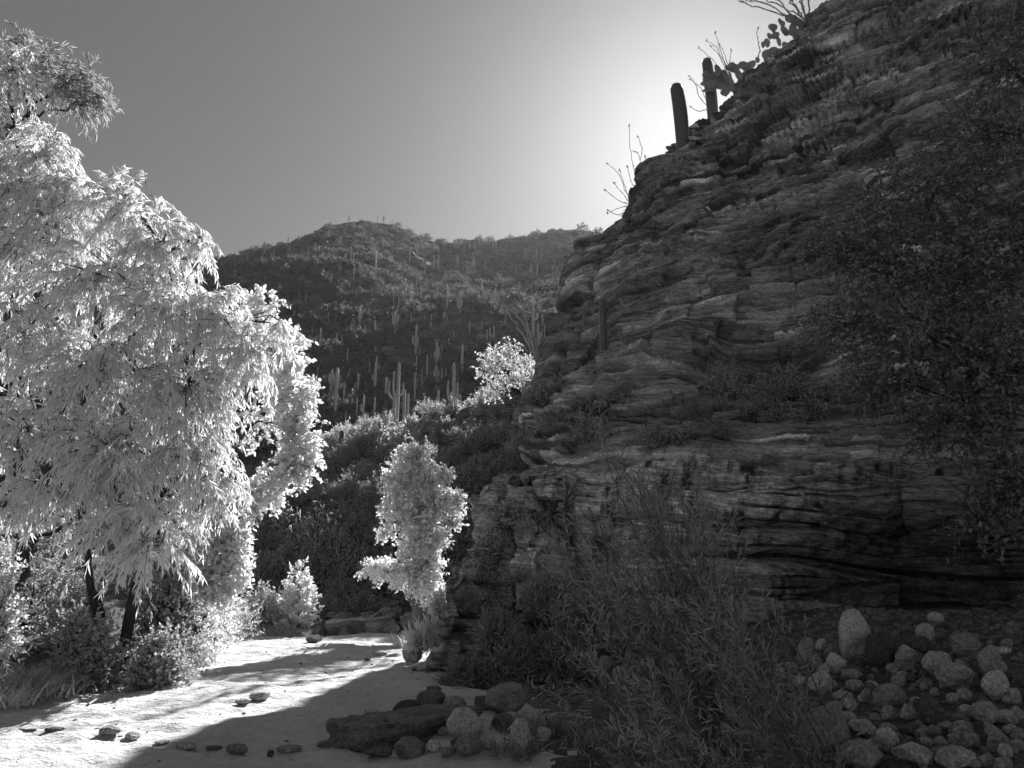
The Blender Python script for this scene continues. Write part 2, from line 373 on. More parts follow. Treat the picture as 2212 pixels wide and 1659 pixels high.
for T_, A_, L_, sd in ((3.7, 1.1, 5.5, 5), (1.9, 1.0, 4.2, 1), (.66, .72, 1.6, 2), (.25, .34, .75, 3), (.11, .13, .4, 4)):
    q = sz/T_ + (.22, .12, .09, .08, .2)[sd-1]*fbm(p*np.array([.3, .3, .4])/T_, 80+sd, 2); li = np.floor(q); lf = q - li
    bx = hz/(L_*(.6+.9*hsh(li, 1, 0, sd))) + hsh(li, 7, 0, sd)*9 + (.18 if sd in (1, 2, 5) else .3)*fbm(p*1.1/T_, 85+sd, 2); bi = np.floor(bx); bf = bx - bi
    pr = (.55*hsh(li, 3, 1, sd) + .45*hsh(li, bi, 2, sd) - .5)*(1 - .55*lean)*(1 - .5*foot)
    msk = (.12 + 1.25*sst(-.1, .3, fbm(p*.24, 93, 3))) if sd in (3, 4) else .45 + .75*sst(-.25, .3, fbm(p*.3, 90+sd, 2))
    edge = np.minimum(lf, 1-lf)*T_; ev = np.minimum(bf, 1-bf)*L_
    tone = tone + (.5, .9, .9, .6, .4)[sd-1]*(.6*hsh(li, 3, 9, sd) + .4*hsh(li, bi, 8, sd) - .5)*(1 if sd in (2, 3, 4) else .6)
    if sd in (3, 4): tone = tone + (.3 if sd == 3 else 1.0)*(hsh(li, np.floor(bx*.35), 21, sd) > (.93 if sd == 3 else .89))*sst(-.2, .2, fbm(p*.5, 95+sd, 2)) - .5*(hsh(li, np.floor(bx*.5), 22, sd) < .18)
    slopef = .6*(lf-.5)*(hsh(li, 5, 5, sd)-.15) - .7*(hsh(li, bi, 11, sd) > .88)
    disp = disp + A_*msk*(pr + slopef) - A_*.35*np.exp(-(edge/(.055*T_+.012))**2)*msk - (.55, .62, .38, .1, .5)[sd-1]*(1 - .75*foot)*(hsh(li, np.floor(bx*.5), 13, sd) > .55)*np.exp(-(lf*T_/(.035*T_+.022))**2)*sst(-.3, .1, fbm(p*.4, 97+sd, 2)) - A_*.13*(1-lean)*np.exp(-(ev/(.04*L_))**2)*msk*(hsh(li, bi, 6, sd) > .45)
# hollows: the overhang in the middle of the wall and the dark undercut at its foot
def hollow(c, r, d):
    e = (p - c)/np.array(r); return d*np.exp(-np.sum(e*e, -1)**1.5)
disp = disp - hollow(P(1620, 765, 19.2), (1.7, 2.4, .75), 1.6) - hollow(P(1960, 1280, 15.6), (1.5, 2.0, .5), .5) - hollow(P(1660, 560, 21.5), (1.4, 2, .55), .8) - hollow(P(1440, 880, 18), (.9, 1.5, .3), .7) - hollow(P(1720, 455, 22.6), (2.4, 2.4, .35), .8)
disp = disp + hollow(P(1470, 740, 19.6), (1.6, 2.0, .7), .7) + hollow(P(1430, 380, 26), (1.6, 2.2, 1.2), .5)
disp = disp + .03*fbm(p*6, 99, 3)
uu = (np.interp(np.linspace(0, 1, NU), np.concatenate([[0], np.cumsum(dens_u)/np.sum(dens_u)]), np.arange(13)) - 3)[None]
disp = disp*(1 - .4*np.exp(-(uu/.55)**2)); tone = tone*.5 + .5
S2 = S + Nh*disp[..., None]
V = S2.reshape(-1, 3)
# ---- rock material with the pale stained band below the bench
m, n, o = newmat('cliff_rock')
ge = n.nodes.new('ShaderNodeNewGeometry'); sx = n.nodes.new('ShaderNodeSeparateXYZ'); n.links.new(ge.outputs['Position'], sx.inputs[0])
mp = n.nodes.new('ShaderNodeMapping'); n.links.new(ge.outputs['Position'], mp.inputs[0]); mp.inputs['Rotation'].default_value = (radians(-3.5), radians(-5.5), 0)
def rn(scale, sc, detail=7, rough=.65, dist=.4):
    m2 = n.nodes.new('ShaderNodeMapping'); m2.inputs['Scale'].default_value = sc; n.links.new(mp.outputs[0], m2.inputs[0])
    t = n.nodes.new('ShaderNodeTexNoise'); t.inputs['Scale'].default_value = scale; t.inputs['Detail'].default_value = detail; t.inputs['Roughness'].default_value = rough; t.inputs['Distortion'].default_value = dist
    n.links.new(m2.outputs[0], t.inputs[0]); return t.outputs[0]
lay = rn(1.2, (.3, .3, 5), 8, .7, .15); fine = rn(5, (.6, .6, 5), 6, .75, .2); blot = rn(.35, (1, 1, 1.4), 6); spk = rn(10, (1, 1, 1.6), 6, .75); stn = rn(1.6, (1.6, 1.6, .22), 6, .7)
at = n.nodes.new('ShaderNodeAttribute'); at.attribute_name = 'tone'
col = ramp(n, at.outputs['Fac'], [(.1, .13), (.42, .30), (.7, .46), (.95, .85)])
col = mix(n, col, ramp(n, lay, [(.35, .6), (.65, 1.35)]), .7, 'MULTIPLY')
col = mix(n, col, ramp(n, blot, [(.35, .55), (.65, 1.4)]), .8, 'MULTIPLY')
# pale band
zb = math_(n, 'ADD', sx.outputs[2], math_(n, 'MULTIPLY', math_(n, 'SUBTRACT', blot, .5), 1.4))
band = ramp(n, math_(n, 'MULTIPLY', zb, .1), [(.06, 0), (.12, .55), (.34, 1), (.385, 1), (.40, 0)])
pale = mix(n, ramp(n, fine, [(.3, .42), (.7, .95)]), ramp(n, stn, [(.38, .08), (.50, 1.0)]), 1.0, 'MULTIPLY')
shade_x = math_(n, 'ADD', sx.outputs[0], math_(n, 'MULTIPLY', math_(n, 'SUBTRACT', blot, .5), 6.0))
pale = mix(n, pale, ramp(n, math_(n, 'MULTIPLY', shade_x, .1), [(.02, .55), (.10, 1), (.50, 1), (.72, .38)]), 1.0, 'MULTIPLY')     # dimmer rock at the left end; undercut shade painted in towards the right
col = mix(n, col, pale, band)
col = mix(n, col, ramp(n, fine, [(.35, .5), (.65, 1.45)]), .8, 'MULTIPLY'); col = mix(n, col, ramp(n, spk, [(.38, .45), (.62, 1.45)]), .7, 'MULTIPLY')
nb = bump(n, lay, .5, .06); nb = bump(n, fine, .9, .05, nb); nb = bump(n, spk, .7, .02, nb)
surf(n, o, col, .85, nb, .25); M['cliff'] = m
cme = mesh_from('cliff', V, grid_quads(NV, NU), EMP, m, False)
ta = cme.attributes.new('tone', 'FLOAT', 'POINT'); ta.data.foreach_set('value', np.ascontiguousarray(tone.ravel(), dtype=np.float32))
root = tag(obj('cliff', cme), 'tall shaded cliff of layered rock rising on the right', kind='structure')
# lookup: point of the cliff seen at a point of the photograph
_y = V[:, 1]; _z = V[:, 2]-CAMZ
_d = _y*cos(PITCH) + _z*sin(PITCH); _u = -_y*sin(PITCH) + _z*cos(PITCH)
CPX = (512 + FPX*V[:, 0]/_d)*2212/1024; CPY = (384 - FPX*_u/_d)*1659/768
CN = gnormal(S2).reshape(-1, 3)
def on_cliff(dx, dy, r=9):
    k = np.where((np.abs(CPX-dx) < r) & (np.abs(CPY-dy) < r))[0]
    if len(k) == 0: return on_cliff(dx, dy, r*2) if r < 60 else None
    return V[k[np.argmin(_d[k])]].copy()
# ------------------------------------------------------------------ trees
def D3(*a): return np.array(a, float)
def in_ball(n, rng, shell=.45):
    d = nrm(rng.normal(size=(n, 3))); return d*(rng.random(n)**shell)[:, None]
def bez(a, b, c, k):
    t = np.linspace(0, 1, k)[:, None]; return (1-t)**2*a + 2*t*(1-t)*b + t*t*c
def spray(stem, leaf, o, d, L, m, ll, lw, rng, droop=.3, hang=.5, spread=.7, twr=.006, k=4):
    """twigs starting at o towards d, each with m leaves along it; hang = how far the leaves turn down"""
    S_ = len(o); L = np.broadcast_to(L, (S_,))
    d = nrm(d)
    def pt(t): return o[:, None] + d[:, None]*(L[:, None]*t)[..., None] + np.array([0, 0, -1.])*(droop*L[:, None]*t*t)[..., None]
    if stem is not None:
        tt = np.broadcast_to(np.linspace(0, 1, k), (S_, k)); stem.tubes(pt(tt), twr*(1.15-tt), 3)
    t = (np.arange(m)[None] + rng.random((S_, m)))/m; t = .12 + .88*t
    b = pt(t); tg = d[:, None] + np.array([0, 0, -1.])*(2*droop*t)[..., None]
    rnd = rng.normal(size=b.shape)
    ax = nrm(tg)*(1-spread) + nrm(rnd)*spread; ax = nrm(ax); ax = ax*(1-hang) + np.array([0, 0, -1.])*hang
    N = S_*m
    leaf.leaves(b.reshape(-1, 3), ax.reshape(-1, 3), ll*(.65+.6*rng.random(N)), lw*(.7+.5*rng.random(N)), rng)
def make_tree(name, label, trunks, clumps, lm, bm, ll, lw, L, m, seed, droop=.3, hang=.5, spread=.7, up=.35, twr=.006, limb=.06, subs=5, shell=.45, group=None, cat='tree', bare=0):
    """trunks: lists of (point, radius); clumps: (centre, (rx, ry, rz), sprays)"""
    rng = np.random.default_rng(seed)
    base = trunks[0][0][0]
    root = thing(name, label, cat, base, group)
    tk = MB(); br = MB(); lf = MB(); nodes = []
    for tr in trunks:
        pts = np.array([a for a, _ in tr]); rad = np.array([b for _, b in tr])
        kk = 14; s = np.linspace(0, len(pts)-1, kk)
        pp = catmull(pts, kk, 0, [1]*(len(pts)-1)); rr = np.interp(s, np.arange(len(rad)), rad)
        pp[1:] += rng.normal(size=(kk-1, 3))*rr[1:, None]*.22
        rr = rr*(1+.12*rng.normal(size=kk)); rr[0] *= 1.5
        tk.tube(pp, rr, 9); nodes.append((pp[4:], rr[4:]))
    NP_ = np.vstack([a for a, _ in nodes]); NR = np.concatenate([b for _, b in nodes])
    for (c, r, ns) in clumps:
        c = np.asarray(c, float); r = np.asarray(r, float)
        cost = np.linalg.norm(NP_ - c, axis=1) + 2.0*np.maximum(NP_[:, 2] - c[2], 0)
        k = np.argmin(cost + .25*rng.random(len(cost))); a = NP_[k]
        mid = (a + c)/2 + np.array([0, 0, .12*np.linalg.norm(c-a)]) + rng.normal(size=3)*.08*np.linalg.norm(c-a)
        pl = bez(a, mid, c, 9); pl[1:-1] += rng.normal(size=(7, 3))*.03*np.linalg.norm(c-a)
        r0 = min(NR[k]*.7, limb*(.5 + np.mean(r)*.5)); br.tube(pl, np.linspace(r0, r0*.3, 9), 6)
        tips = [c]
        for _ in range(subs):
            e = c + in_ball(1, rng, .4)[0]*r*.85; s0 = pl[rng.integers(4, 9)]
            q = bez(s0, (s0+e)/2 + rng.normal(size=3)*.12*np.linalg.norm(e-s0) + D3(0, 0, .08), e, 6)
            br.tube(q, np.linspace(r0*.35, r0*.1, 6), 4); tips.append(e); tips.append(q[3])
        tips = np.array(tips)
        r = r*.92; o = in_ball(ns, rng, shell); outw = o.copy(); o = c + o*r
        d = nrm(outw) + np.array([0, 0, up]) + rng.normal(size=(ns, 3))*.5
        spray(br, lf, o - nrm(d)*L*.35, d, L*(.6+.7*rng.random(ns)), m, ll, lw, rng, droop, hang, spread, twr)
        if bare:
            o = c + in_ball(bare, rng, .6)*r; e = o + nrm(rng.normal(size=(bare, 3)))*L*1.6
            w_ = (o+e)/2 + rng.normal(size=(bare, 3))*L*.2
            br.tubes(np.stack([o, w_, e], 1), twr*1.2*np.array([1, .8, .4]), 3)
    obj('trunk', tk.mesh('trunk', bm, base, True), root); obj('branches', br.mesh('branches', bm, base, True), root); obj('crown', lf.mesh('crown', lm, base), root)
    return root
def CL(dx, dy, Y, rx, ry=None, rd=None, n=60):
    p = P(dx, dy, Y); s = pxs(p); ry = rx if ry is None else ry
    return (p, (rx*s, (rd if rd else (rx+ry)/2)*s, ry*s), n)
def TR(*pts): return [(np.asarray(hit(a, b, 5, 60)) + D3(0, 0, -.15) if Y is None else P(a, b, Y), r) for a, b, Y, r in pts]

# the big willow at the left bank
make_tree('willow_tree', 'tall pale willow with long drooping leaves leaning over the left bank of the wash',
  [TR((238,1462,None,.075),(215,1350,13.4,.09),(185,1180,13.2,.08),(150,900,13,.1),(60,500,13,.07),(20,200,13,.03)),
   TR((252,1462,None,.075),(285,1300,13.3,.085),(330,1150,13,.075),(400,900,12.6,.09),(380,600,12.6,.06),(270,420,12.6,.03))],
  [CL(20,150,13,80,70,90,56),CL(-60,260,13,90,110,90,69),CL(20,270,12.9,80,80,80,92),CL(95,330,12.8,80,80,80,92),CL(40,400,12.6,110,100,100,126),CL(150,400,12.7,70,60,70,69),CL(130,480,12.6,110,110,110,115),CL(20,520,12.4,130,120,120,126),
   CL(265,440,12.6,95,105,95,97),CL(340,520,12.4,90,110,90,103),CL(425,520,12.6,55,40,50,24),CL(210,600,12.0,140,110,120,149),CL(60,720,11.8,150,120,130,149),CL(360,660,12,120,110,110,149),
   CL(470,680,12.2,80,90,80,80),CL(530,760,12.4,75,90,70,69),CL(230,790,11.6,150,110,120,161),CL(400,830,11.8,120,100,110,138),CL(60,920,11.6,150,100,130,115),CL(240,960,11.4,130,90,110,126),
   CL(420,970,11.8,100,100,90,97),CL(470,1040,12,55,60,50,33),CL(330,1090,11.6,80,80,70,56),CL(120,1050,11.6,90,70,90,46),CL(330,1175,11.8,60,50,60,30),CL(240,1120,11.7,60,50,60,34),CL(20,1060,11.8,80,60,80,33),CL(600,690,12.8,40,50,40,18),CL(-150,500,13,130,300,150,138),CL(-150,850,12.4,130,200,150,103)],
  M['willow_leaf'], M['bark'], .165, .026, .62, 26, 11, droop=.8, hang=.48, spread=.46, up=.3, twr=.006, limb=.055, shell=.62)
make_tree('willow_tree', 'darker feathery willow bough reaching over the top of the tall pale willow',
  [TR((-160,1500,13.6,.2),(-150,1000,14,.15),(-100,600,14,.12),(0,330,14,.08),(60,250,14,.04))],
  [CL(150,180,14,75,55,60,60),CL(185,215,14,50,50,50,40),CL(60,140,14,60,45,60,36),CL(30,90,14,35,35,40,16),CL(105,120,14,40,30,40,20),CL(180,160,14,36,40,40,24)],
  M['slope_leaf'], M['bark'], .17, .028, .5, 16, 12, droop=.5, hang=.3, spread=.4, up=.2, twr=.006, limb=.05)
# cottonwood behind it, overhanging the wash
make_tree('cottonwood_tree', 'round leaved cottonwood bulging out beside the tall willow above the sandy bank',
  [TR((330,1440,None,.16),(370,1250,16.5,.14),(430,1050,16.5,.11),(520,850,16.5,.07),(560,720,16.5,.04))],
  [CL(560,680,16.5,55,75,60,110),CL(600,760,16.2,65,70,60,150),CL(635,850,16,50,80,60,150),CL(650,930,16,45,60,50,110),CL(640,1000,16,50,45,50,110),CL(570,880,16.6,90,110,70,90),CL(580,1050,16.2,60,40,50,100),
   CL(520,1080,16,50,40,50,90),CL(500,760,16.8,70,90,60,100),CL(470,1140,16,60,50,50,120),CL(495,1230,16.2,40,70,50,130),CL(440,1260,16,50,60,50,110),CL(420,1180,16.2,60,60,60,90),CL(500,1170,16,40,50,40,80)],
  M['cottonwood_leaf'], M['bark'], .105, .085, .34, 11, 13, droop=.25, hang=.3, spread=.75, up=.2, twr=.006, limb=.05, bare=26)
# the bright cottonwood in the middle
make_tree('cottonwood_tree', 'slender white glowing cottonwood standing alone before the dark slope',
  [TR((905,1345,22.5,.13),(900,1260,22.5,.12),(905,1150,22.5,.1),(905,1050,22.5,.06),(900,1000,22.5,.03))],
  [CL(885,1010,22.5,52,46,50,255),CL(925,1045,22.5,50,55,50,255),CL(865,1065,22.3,48,55,50,255),CL(950,1090,22.4,50,38,45,204),CL(870,1110,22.2,58,42,50,238),CL(915,1120,22.3,50,50,50,238),CL(905,1175,22.2,50,45,45,221),
   CL(925,1215,22.2,40,50,45,187),CL(890,1240,22.1,48,45,45,187),CL(840,1230,22.1,46,30,40,153),CL(805,1230,22.1,28,20,30,76),CL(930,1270,22.4,42,40,40,119),CL(900,985,22.5,30,24,30,85),CL(985,1080,22.5,22,25,25,61),CL(845,1030,22.5,20,22,24,45),CL(965,1030,22.5,18,20,24,40),CL(835,1150,22.3,24,16,24,40),CL(975,1130,22.4,22,18,24,40),CL(870,975,22.5,16,14,20,28),CL(950,1165,22.3,24,20,24,44)],
  M['cottonwood_leaf'], M['pale_bark'], .085, .068, .30, 10, 14, droop=.2, hang=.25, spread=.75, up=.3, twr=.005, shell=.62, limb=.05, bare=14)
# leaning dark trunk at the far left
make_tree('mesquite_tree', 'dark trunked tree leaning at the far left behind the willow',
  [TR((5,1400,14.6,.2),(30,1300,14.5,.17),(60,1150,14.6,.14),(110,1000,14.8,.1),(150,900,15,.05))],
  [CL(60,1180,15.2,90,60,90,60),CL(150,1120,15.4,100,70,90,70),CL(260,1130,15.6,90,60,80,60),CL(-60,1150,15,90,80,90,50)],
  M['brush_leaf'], M['bark'], .08, .06, .35, 10, 15, droop=.2, hang=.3, spread=.8, twr=.006, limb=.06)

# ------------------------------------------------------------------ bushes
def bush(name, label, base, w_, h_, ns, m, ll, lw, lm, bm, seed, group=None, cat='bush', L=.35, up=.6, droop=.1, hang=.05, spread=.6, twr=.004, off=(0, 0), low=.05, d_=None, shell=.5, lean=(0, 0), parts=('stems', 'foliage')):
    rng = np.random.default_rng(seed); base = np.asarray(base, float); root = thing(name, label, cat, base, group)
    st = MB(); lf = MB(); d_ = w_ if d_ is None else d_
    dr = nrm(rng.normal(size=(ns, 3))); dr[:, 2] = np.abs(dr[:, 2])*1.0 - low
    lump = .72 + .5*vnoise(dr*1.9 + seed*3.1, 5)
    o = dr*(rng.random(ns)**shell*lump)[:, None]*np.array([w_/2, d_/2, h_]); o[:, 2] = np.maximum(o[:, 2], .02*h_)
    o += np.array([lean[0], lean[1], 0])*(o[:, 2:3]/h_)**1.3
    k = max(6, ns//5)
    for i in rng.choice(ns, min(k, ns), replace=False):
        e = o[i]; s0 = np.array([rng.normal()*.06*w_, rng.normal()*.06*w_, -.05*h_]); mid = s0*.5 + e*.45 + np.array([0, 0, .15*h_])
        st.tube(bez(s0, mid, e, 6), np.linspace(.016, .004, 6)*max(.5, h_*.6), 4)
    d = nrm(o/np.array([w_/2, d_/2, h_])) + np.array([0, 0, up]) + rng.normal(size=(ns, 3))*.45
    spray(st, lf, o - nrm(d)*L*.4, d, L*(.6+.7*rng.random(ns)), m, ll, lw, rng, droop, hang, spread, twr)
    obj(parts[0], st.mesh(parts[0], bm), root); obj(parts[1], lf.mesh(parts[1], lm), root)
    return root
def bat(dx, dy, wpx, hpx, Y=None):
    p = hit(dx, dy, 5, 60) if Y is None else P(dx, dy, Y); s = pxs(p); return p, wpx*s, hpx*s
def bush_at(name, label, dx, dy, wpx, hpx, ns, m, ll, lw, lm, seed, Y=None, **k):
    p, a, b = bat(dx, dy, wpx, hpx, Y); return bush(name, label, p, a, b, ns, m, ll, lw, lm, M['bark'], seed, **k)
BL, BR = M['bright_leaf'], M['brush_leaf']
# beneath the left trees
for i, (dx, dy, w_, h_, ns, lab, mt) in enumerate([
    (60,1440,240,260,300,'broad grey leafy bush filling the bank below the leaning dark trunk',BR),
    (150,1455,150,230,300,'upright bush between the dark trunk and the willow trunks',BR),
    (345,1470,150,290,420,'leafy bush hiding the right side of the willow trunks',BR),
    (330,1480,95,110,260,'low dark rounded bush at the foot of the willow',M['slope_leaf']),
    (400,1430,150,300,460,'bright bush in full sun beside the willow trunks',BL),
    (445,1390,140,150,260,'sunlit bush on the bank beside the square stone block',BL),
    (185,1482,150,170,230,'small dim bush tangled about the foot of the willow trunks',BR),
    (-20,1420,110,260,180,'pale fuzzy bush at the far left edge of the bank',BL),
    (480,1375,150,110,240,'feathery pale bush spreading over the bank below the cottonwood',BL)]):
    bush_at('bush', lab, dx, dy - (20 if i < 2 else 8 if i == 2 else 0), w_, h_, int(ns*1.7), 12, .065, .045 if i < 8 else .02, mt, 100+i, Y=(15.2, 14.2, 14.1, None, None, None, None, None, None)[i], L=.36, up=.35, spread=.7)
bush_at('bush', 'grey round bush beside the pointed bright bush at the far bank', 568,1352,90,95,220,10,.12,.05,BR,120,Y=24.5, L=.35)
bush_at('bush', 'pointed bright sapling bush glowing against the dark slope', 640,1355,95,140,300,10,.13,.09,BL,121,Y=24.8, L=.35, lean=(0, 0), up=.8)
bush_at('bush', 'small white tuft bush below the cliff nose above the sunlit boulder', 912,1402,80,55,170,8,.16,.02,BL,122,Y=15.2, L=.3, up=1.3, spread=.35)
bush_at('bush', 'little white leafed shrub clinging to the edge of the cliff foot', 945,1330,34,55,60,8,.08,.07,BL,123,Y=15.6, L=.2)
bush_at('bush', 'dark leafy shrub below the glowing cottonwood', 950,1335,110,90,180,8,.1,.06,M['slope_leaf'],124,Y=23.5, L=.3)
# pale acacia on the ridge beside the cliff
make_tree('acacia_tree', 'pale feathery acacia on the ridge beside the cliff edge',
  [TR((1150,880,29.5,.1),(1130,850,29.5,.08),(1090,830,29.5,.05),(1065,800,29.5,.02))],
  [CL(1080,772,29.5,44,24,40,60),CL(1056,800,29.4,30,20,30,40),CL(1122,785,29.5,40,26,40,55),CL(1095,822,29.4,44,20,40,45),CL(1150,825,29.5,36,26,30,40),CL(1072,850,29,34,14,30,26),CL(1110,748,29.5,30,14,24,26),CL(1045,775,29.5,16,12,16,12)],
  M['bright_leaf'], M['bark'], .085, .06, .4, 13, 16, droop=.1, hang=.1, spread=.8, twr=.01, limb=.05)
# dark tree hanging over the right side
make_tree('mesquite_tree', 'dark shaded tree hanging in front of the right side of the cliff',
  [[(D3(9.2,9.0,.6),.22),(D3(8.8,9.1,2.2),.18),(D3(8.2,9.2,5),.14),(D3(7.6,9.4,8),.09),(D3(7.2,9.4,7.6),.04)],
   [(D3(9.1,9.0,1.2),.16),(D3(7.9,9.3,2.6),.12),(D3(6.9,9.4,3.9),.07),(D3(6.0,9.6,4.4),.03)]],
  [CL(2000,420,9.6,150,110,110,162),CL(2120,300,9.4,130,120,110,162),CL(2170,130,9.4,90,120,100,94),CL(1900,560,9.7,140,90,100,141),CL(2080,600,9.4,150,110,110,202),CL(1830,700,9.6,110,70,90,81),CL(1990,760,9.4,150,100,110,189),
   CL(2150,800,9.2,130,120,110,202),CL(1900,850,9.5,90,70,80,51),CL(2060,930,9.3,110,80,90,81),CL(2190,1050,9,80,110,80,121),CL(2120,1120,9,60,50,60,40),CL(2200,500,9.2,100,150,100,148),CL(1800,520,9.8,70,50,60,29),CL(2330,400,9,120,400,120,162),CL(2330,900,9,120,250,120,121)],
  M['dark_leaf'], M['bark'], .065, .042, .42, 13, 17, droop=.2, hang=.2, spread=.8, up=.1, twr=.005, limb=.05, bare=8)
# shaded seep willows in the right foreground
SH = M['shade_leaf']
def wands(name, label, base, wands_, ll, lw, m, lm, seed, group=None, r0=.010, sides=3):
    """shrub of upright leafy wands: each wand is (tip point, number of side shoots)"""
    rng = np.random.default_rng(seed); base = np.asarray(base, float); root = thing(name, label, 'shrub', base, group)
    st = MB(); lf = MB(); O = []; Dv = []
    for tip, n_ in wands_:
        tip = np.asarray(tip) - base; s0 = np.array([rng.normal()*.12, rng.normal()*.12, -.1])
        mid = np.array([tip[0]*.35, tip[1]*.35, tip[2]*.55]) + rng.normal(size=3)*np.array([.16, .16, .1])
        pl = bez(s0, mid, tip, 12); st.tube(pl, np.linspace(r0, .003, 12), 5)
        t = .15 + .85*rng.random(n_)**.8; i = np.minimum((t*11).astype(int), 10); f = t*11-i
        o = pl[i]*(1-f)[:, None] + pl[i+1]*f[:, None]; tg = nrm(pl[i+1]-pl[i])
        O.append(o); Dv.append(tg*1.0 + nrm(rng.normal(size=(n_, 3)))*.75)
    O = np.vstack(O); Dv = np.vstack(Dv)
    spray(st, lf, O, Dv, (.24+.24*rng.random(len(O))), m, ll, lw, rng, -.1, -.05, .5, .002)
    obj('stems', st.mesh('stems', M['pale_bark']), root); obj('foliage', lf.mesh('foliage', lm), root)
    return root
rg = np.random.default_rng(31)
def tips(c, n, sx, sy, Y, ns=30):
    return [(P(c[0]+rg.normal()*sx, c[1]+rg.normal()*sy, Y + rg.normal()*.25), ns) for _ in range(n)]
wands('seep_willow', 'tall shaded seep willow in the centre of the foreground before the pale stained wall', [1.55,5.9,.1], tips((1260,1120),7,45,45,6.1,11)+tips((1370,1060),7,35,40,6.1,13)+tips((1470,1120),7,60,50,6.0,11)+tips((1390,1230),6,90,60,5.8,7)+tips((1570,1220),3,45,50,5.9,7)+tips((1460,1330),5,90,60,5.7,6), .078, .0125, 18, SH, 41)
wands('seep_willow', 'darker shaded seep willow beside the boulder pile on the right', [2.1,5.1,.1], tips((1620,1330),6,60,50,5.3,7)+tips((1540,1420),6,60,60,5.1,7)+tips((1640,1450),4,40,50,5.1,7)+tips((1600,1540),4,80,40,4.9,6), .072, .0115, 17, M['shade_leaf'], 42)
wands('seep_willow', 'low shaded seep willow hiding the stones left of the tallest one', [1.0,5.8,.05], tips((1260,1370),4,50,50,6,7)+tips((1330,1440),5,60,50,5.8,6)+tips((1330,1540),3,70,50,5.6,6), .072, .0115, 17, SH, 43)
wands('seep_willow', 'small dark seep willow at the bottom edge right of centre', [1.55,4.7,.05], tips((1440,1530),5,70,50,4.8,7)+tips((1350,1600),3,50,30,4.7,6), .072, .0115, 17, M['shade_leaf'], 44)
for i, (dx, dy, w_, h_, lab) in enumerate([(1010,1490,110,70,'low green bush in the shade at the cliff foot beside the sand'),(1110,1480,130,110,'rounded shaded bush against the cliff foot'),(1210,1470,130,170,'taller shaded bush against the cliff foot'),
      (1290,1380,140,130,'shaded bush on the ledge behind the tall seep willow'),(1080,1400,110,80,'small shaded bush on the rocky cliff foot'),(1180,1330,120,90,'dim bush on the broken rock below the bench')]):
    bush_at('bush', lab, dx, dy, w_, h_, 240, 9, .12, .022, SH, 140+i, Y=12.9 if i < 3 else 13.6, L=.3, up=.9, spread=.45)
# ------------------------------------------------------------------ stones
import bmesh
def ico(sub):
    bm = bmesh.new(); bmesh.ops.create_icosphere(bm, subdivisions=sub, radius=1); bm.verts.ensure_lookup_table()
    v = np.array([a.co[:] for a in bm.verts]); f = np.array([[q.index for q in a.verts] for a in bm.faces]); bm.free(); return v, f
ICO = {k: ico(k) for k in (1, 2, 4)}
def stone_verts(seed, ang, sub=4, taper=0):
    """unit stone: ang 0 = water-rounded, 1 = broken block"""
    rng = np.random.default_rng(seed); v, f = ICO[sub]; v = v.copy()
    v *= (1 + .30*fbm(v*1.1 + seed*7.7, seed, 2))[:, None]
    for k_ in range(int(7 + 16*ang)):
        d = nrm(rng.normal(size=3)); lim = 1 - ((.10 + .40*ang) if k_ % 2 else .16)*rng.random(); s = v@d
        v -= (np.maximum(s-lim, 0)*min(1, .72 + .5*ang))[:, None]*d
    v += nrm(v)*(.07*fbm(v*3.5 + seed, seed+1, 3) + .028*fbm(v*10 + seed, seed+2, 3))[:, None]
    if taper: v[:, :2] *= (1 - taper*(v[:, 2:3]*.5))
    lo, hi = v.min(0), v.max(0); return (v - (lo+hi)/2)/(hi-lo), f
def stone(name, label, p, dims, mat, seed, ang=.2, rz=0, tilt=(0, 0), group=None, taper=0, sink=.12):
    v, f = stone_verts(seed, ang, 4, taper); v = v*np.asarray(dims)
    cx, sx = cos(tilt[0]), sin(tilt[0]); v = v@np.array([[1, 0, 0], [0, cx, sx], [0, -sx, cx]])
    cy, sy = cos(tilt[1]), sin(tilt[1]); v = v@np.array([[cy, 0, -sy], [0, 1, 0], [sy, 0, cy]])
    v[:, 2] -= v[:, 2].min() + sink*dims[2]
    o = obj(name, mesh_from(name, v, np.zeros((0, 4), int), f, mat, ang < .3), None, p); o.rotation_euler = (0, 0, rz)
    return tag(o, label, 'boulder' if name == 'boulder' else 'stone', group)
GP = 'stones of the shaded pile under the cliff'
LBP = 'rounded grey stone lying among others in the shaded pile under the cliff'
BO, LB, DB, BB = M['boulder'], M['light_boulder'], M['dark_boulder'], M['banded_boulder']
def put(zx, zy, w_, h_, ox, oy, k, label, mat, ang=.2, name='boulder', group=None, depth=.8, tilt=(0, 0), rz=0, taper=0, seed=None, sink=.12, Y=None):
    dx, dy = ox + zx*k, oy + (zy + h_*.42)*k
    p = hit(dx, dy, 4, 60) if Y is None else P(dx, dy, Y)
    s = pxs(p)*k; a, b = w_*s, h_*s/(1-sink)*1.0
    p = p + np.array([0, a*depth*.35, 0]); p[2] = float(T(p[0], p[1])) if Y is None else p[2]
    if name == 'boulder' and max(a, b) < .22: name = 'stone'
    ang = min(1, ang + .22)
    return stone(name, label or LBP, p, (a, a*depth, b), mat, int(zx*7+zy) if seed is None else seed, ang, rz, tilt, group or (GP if label is None else None), taper, sink)
RB = (1504, 1194.5, .32)
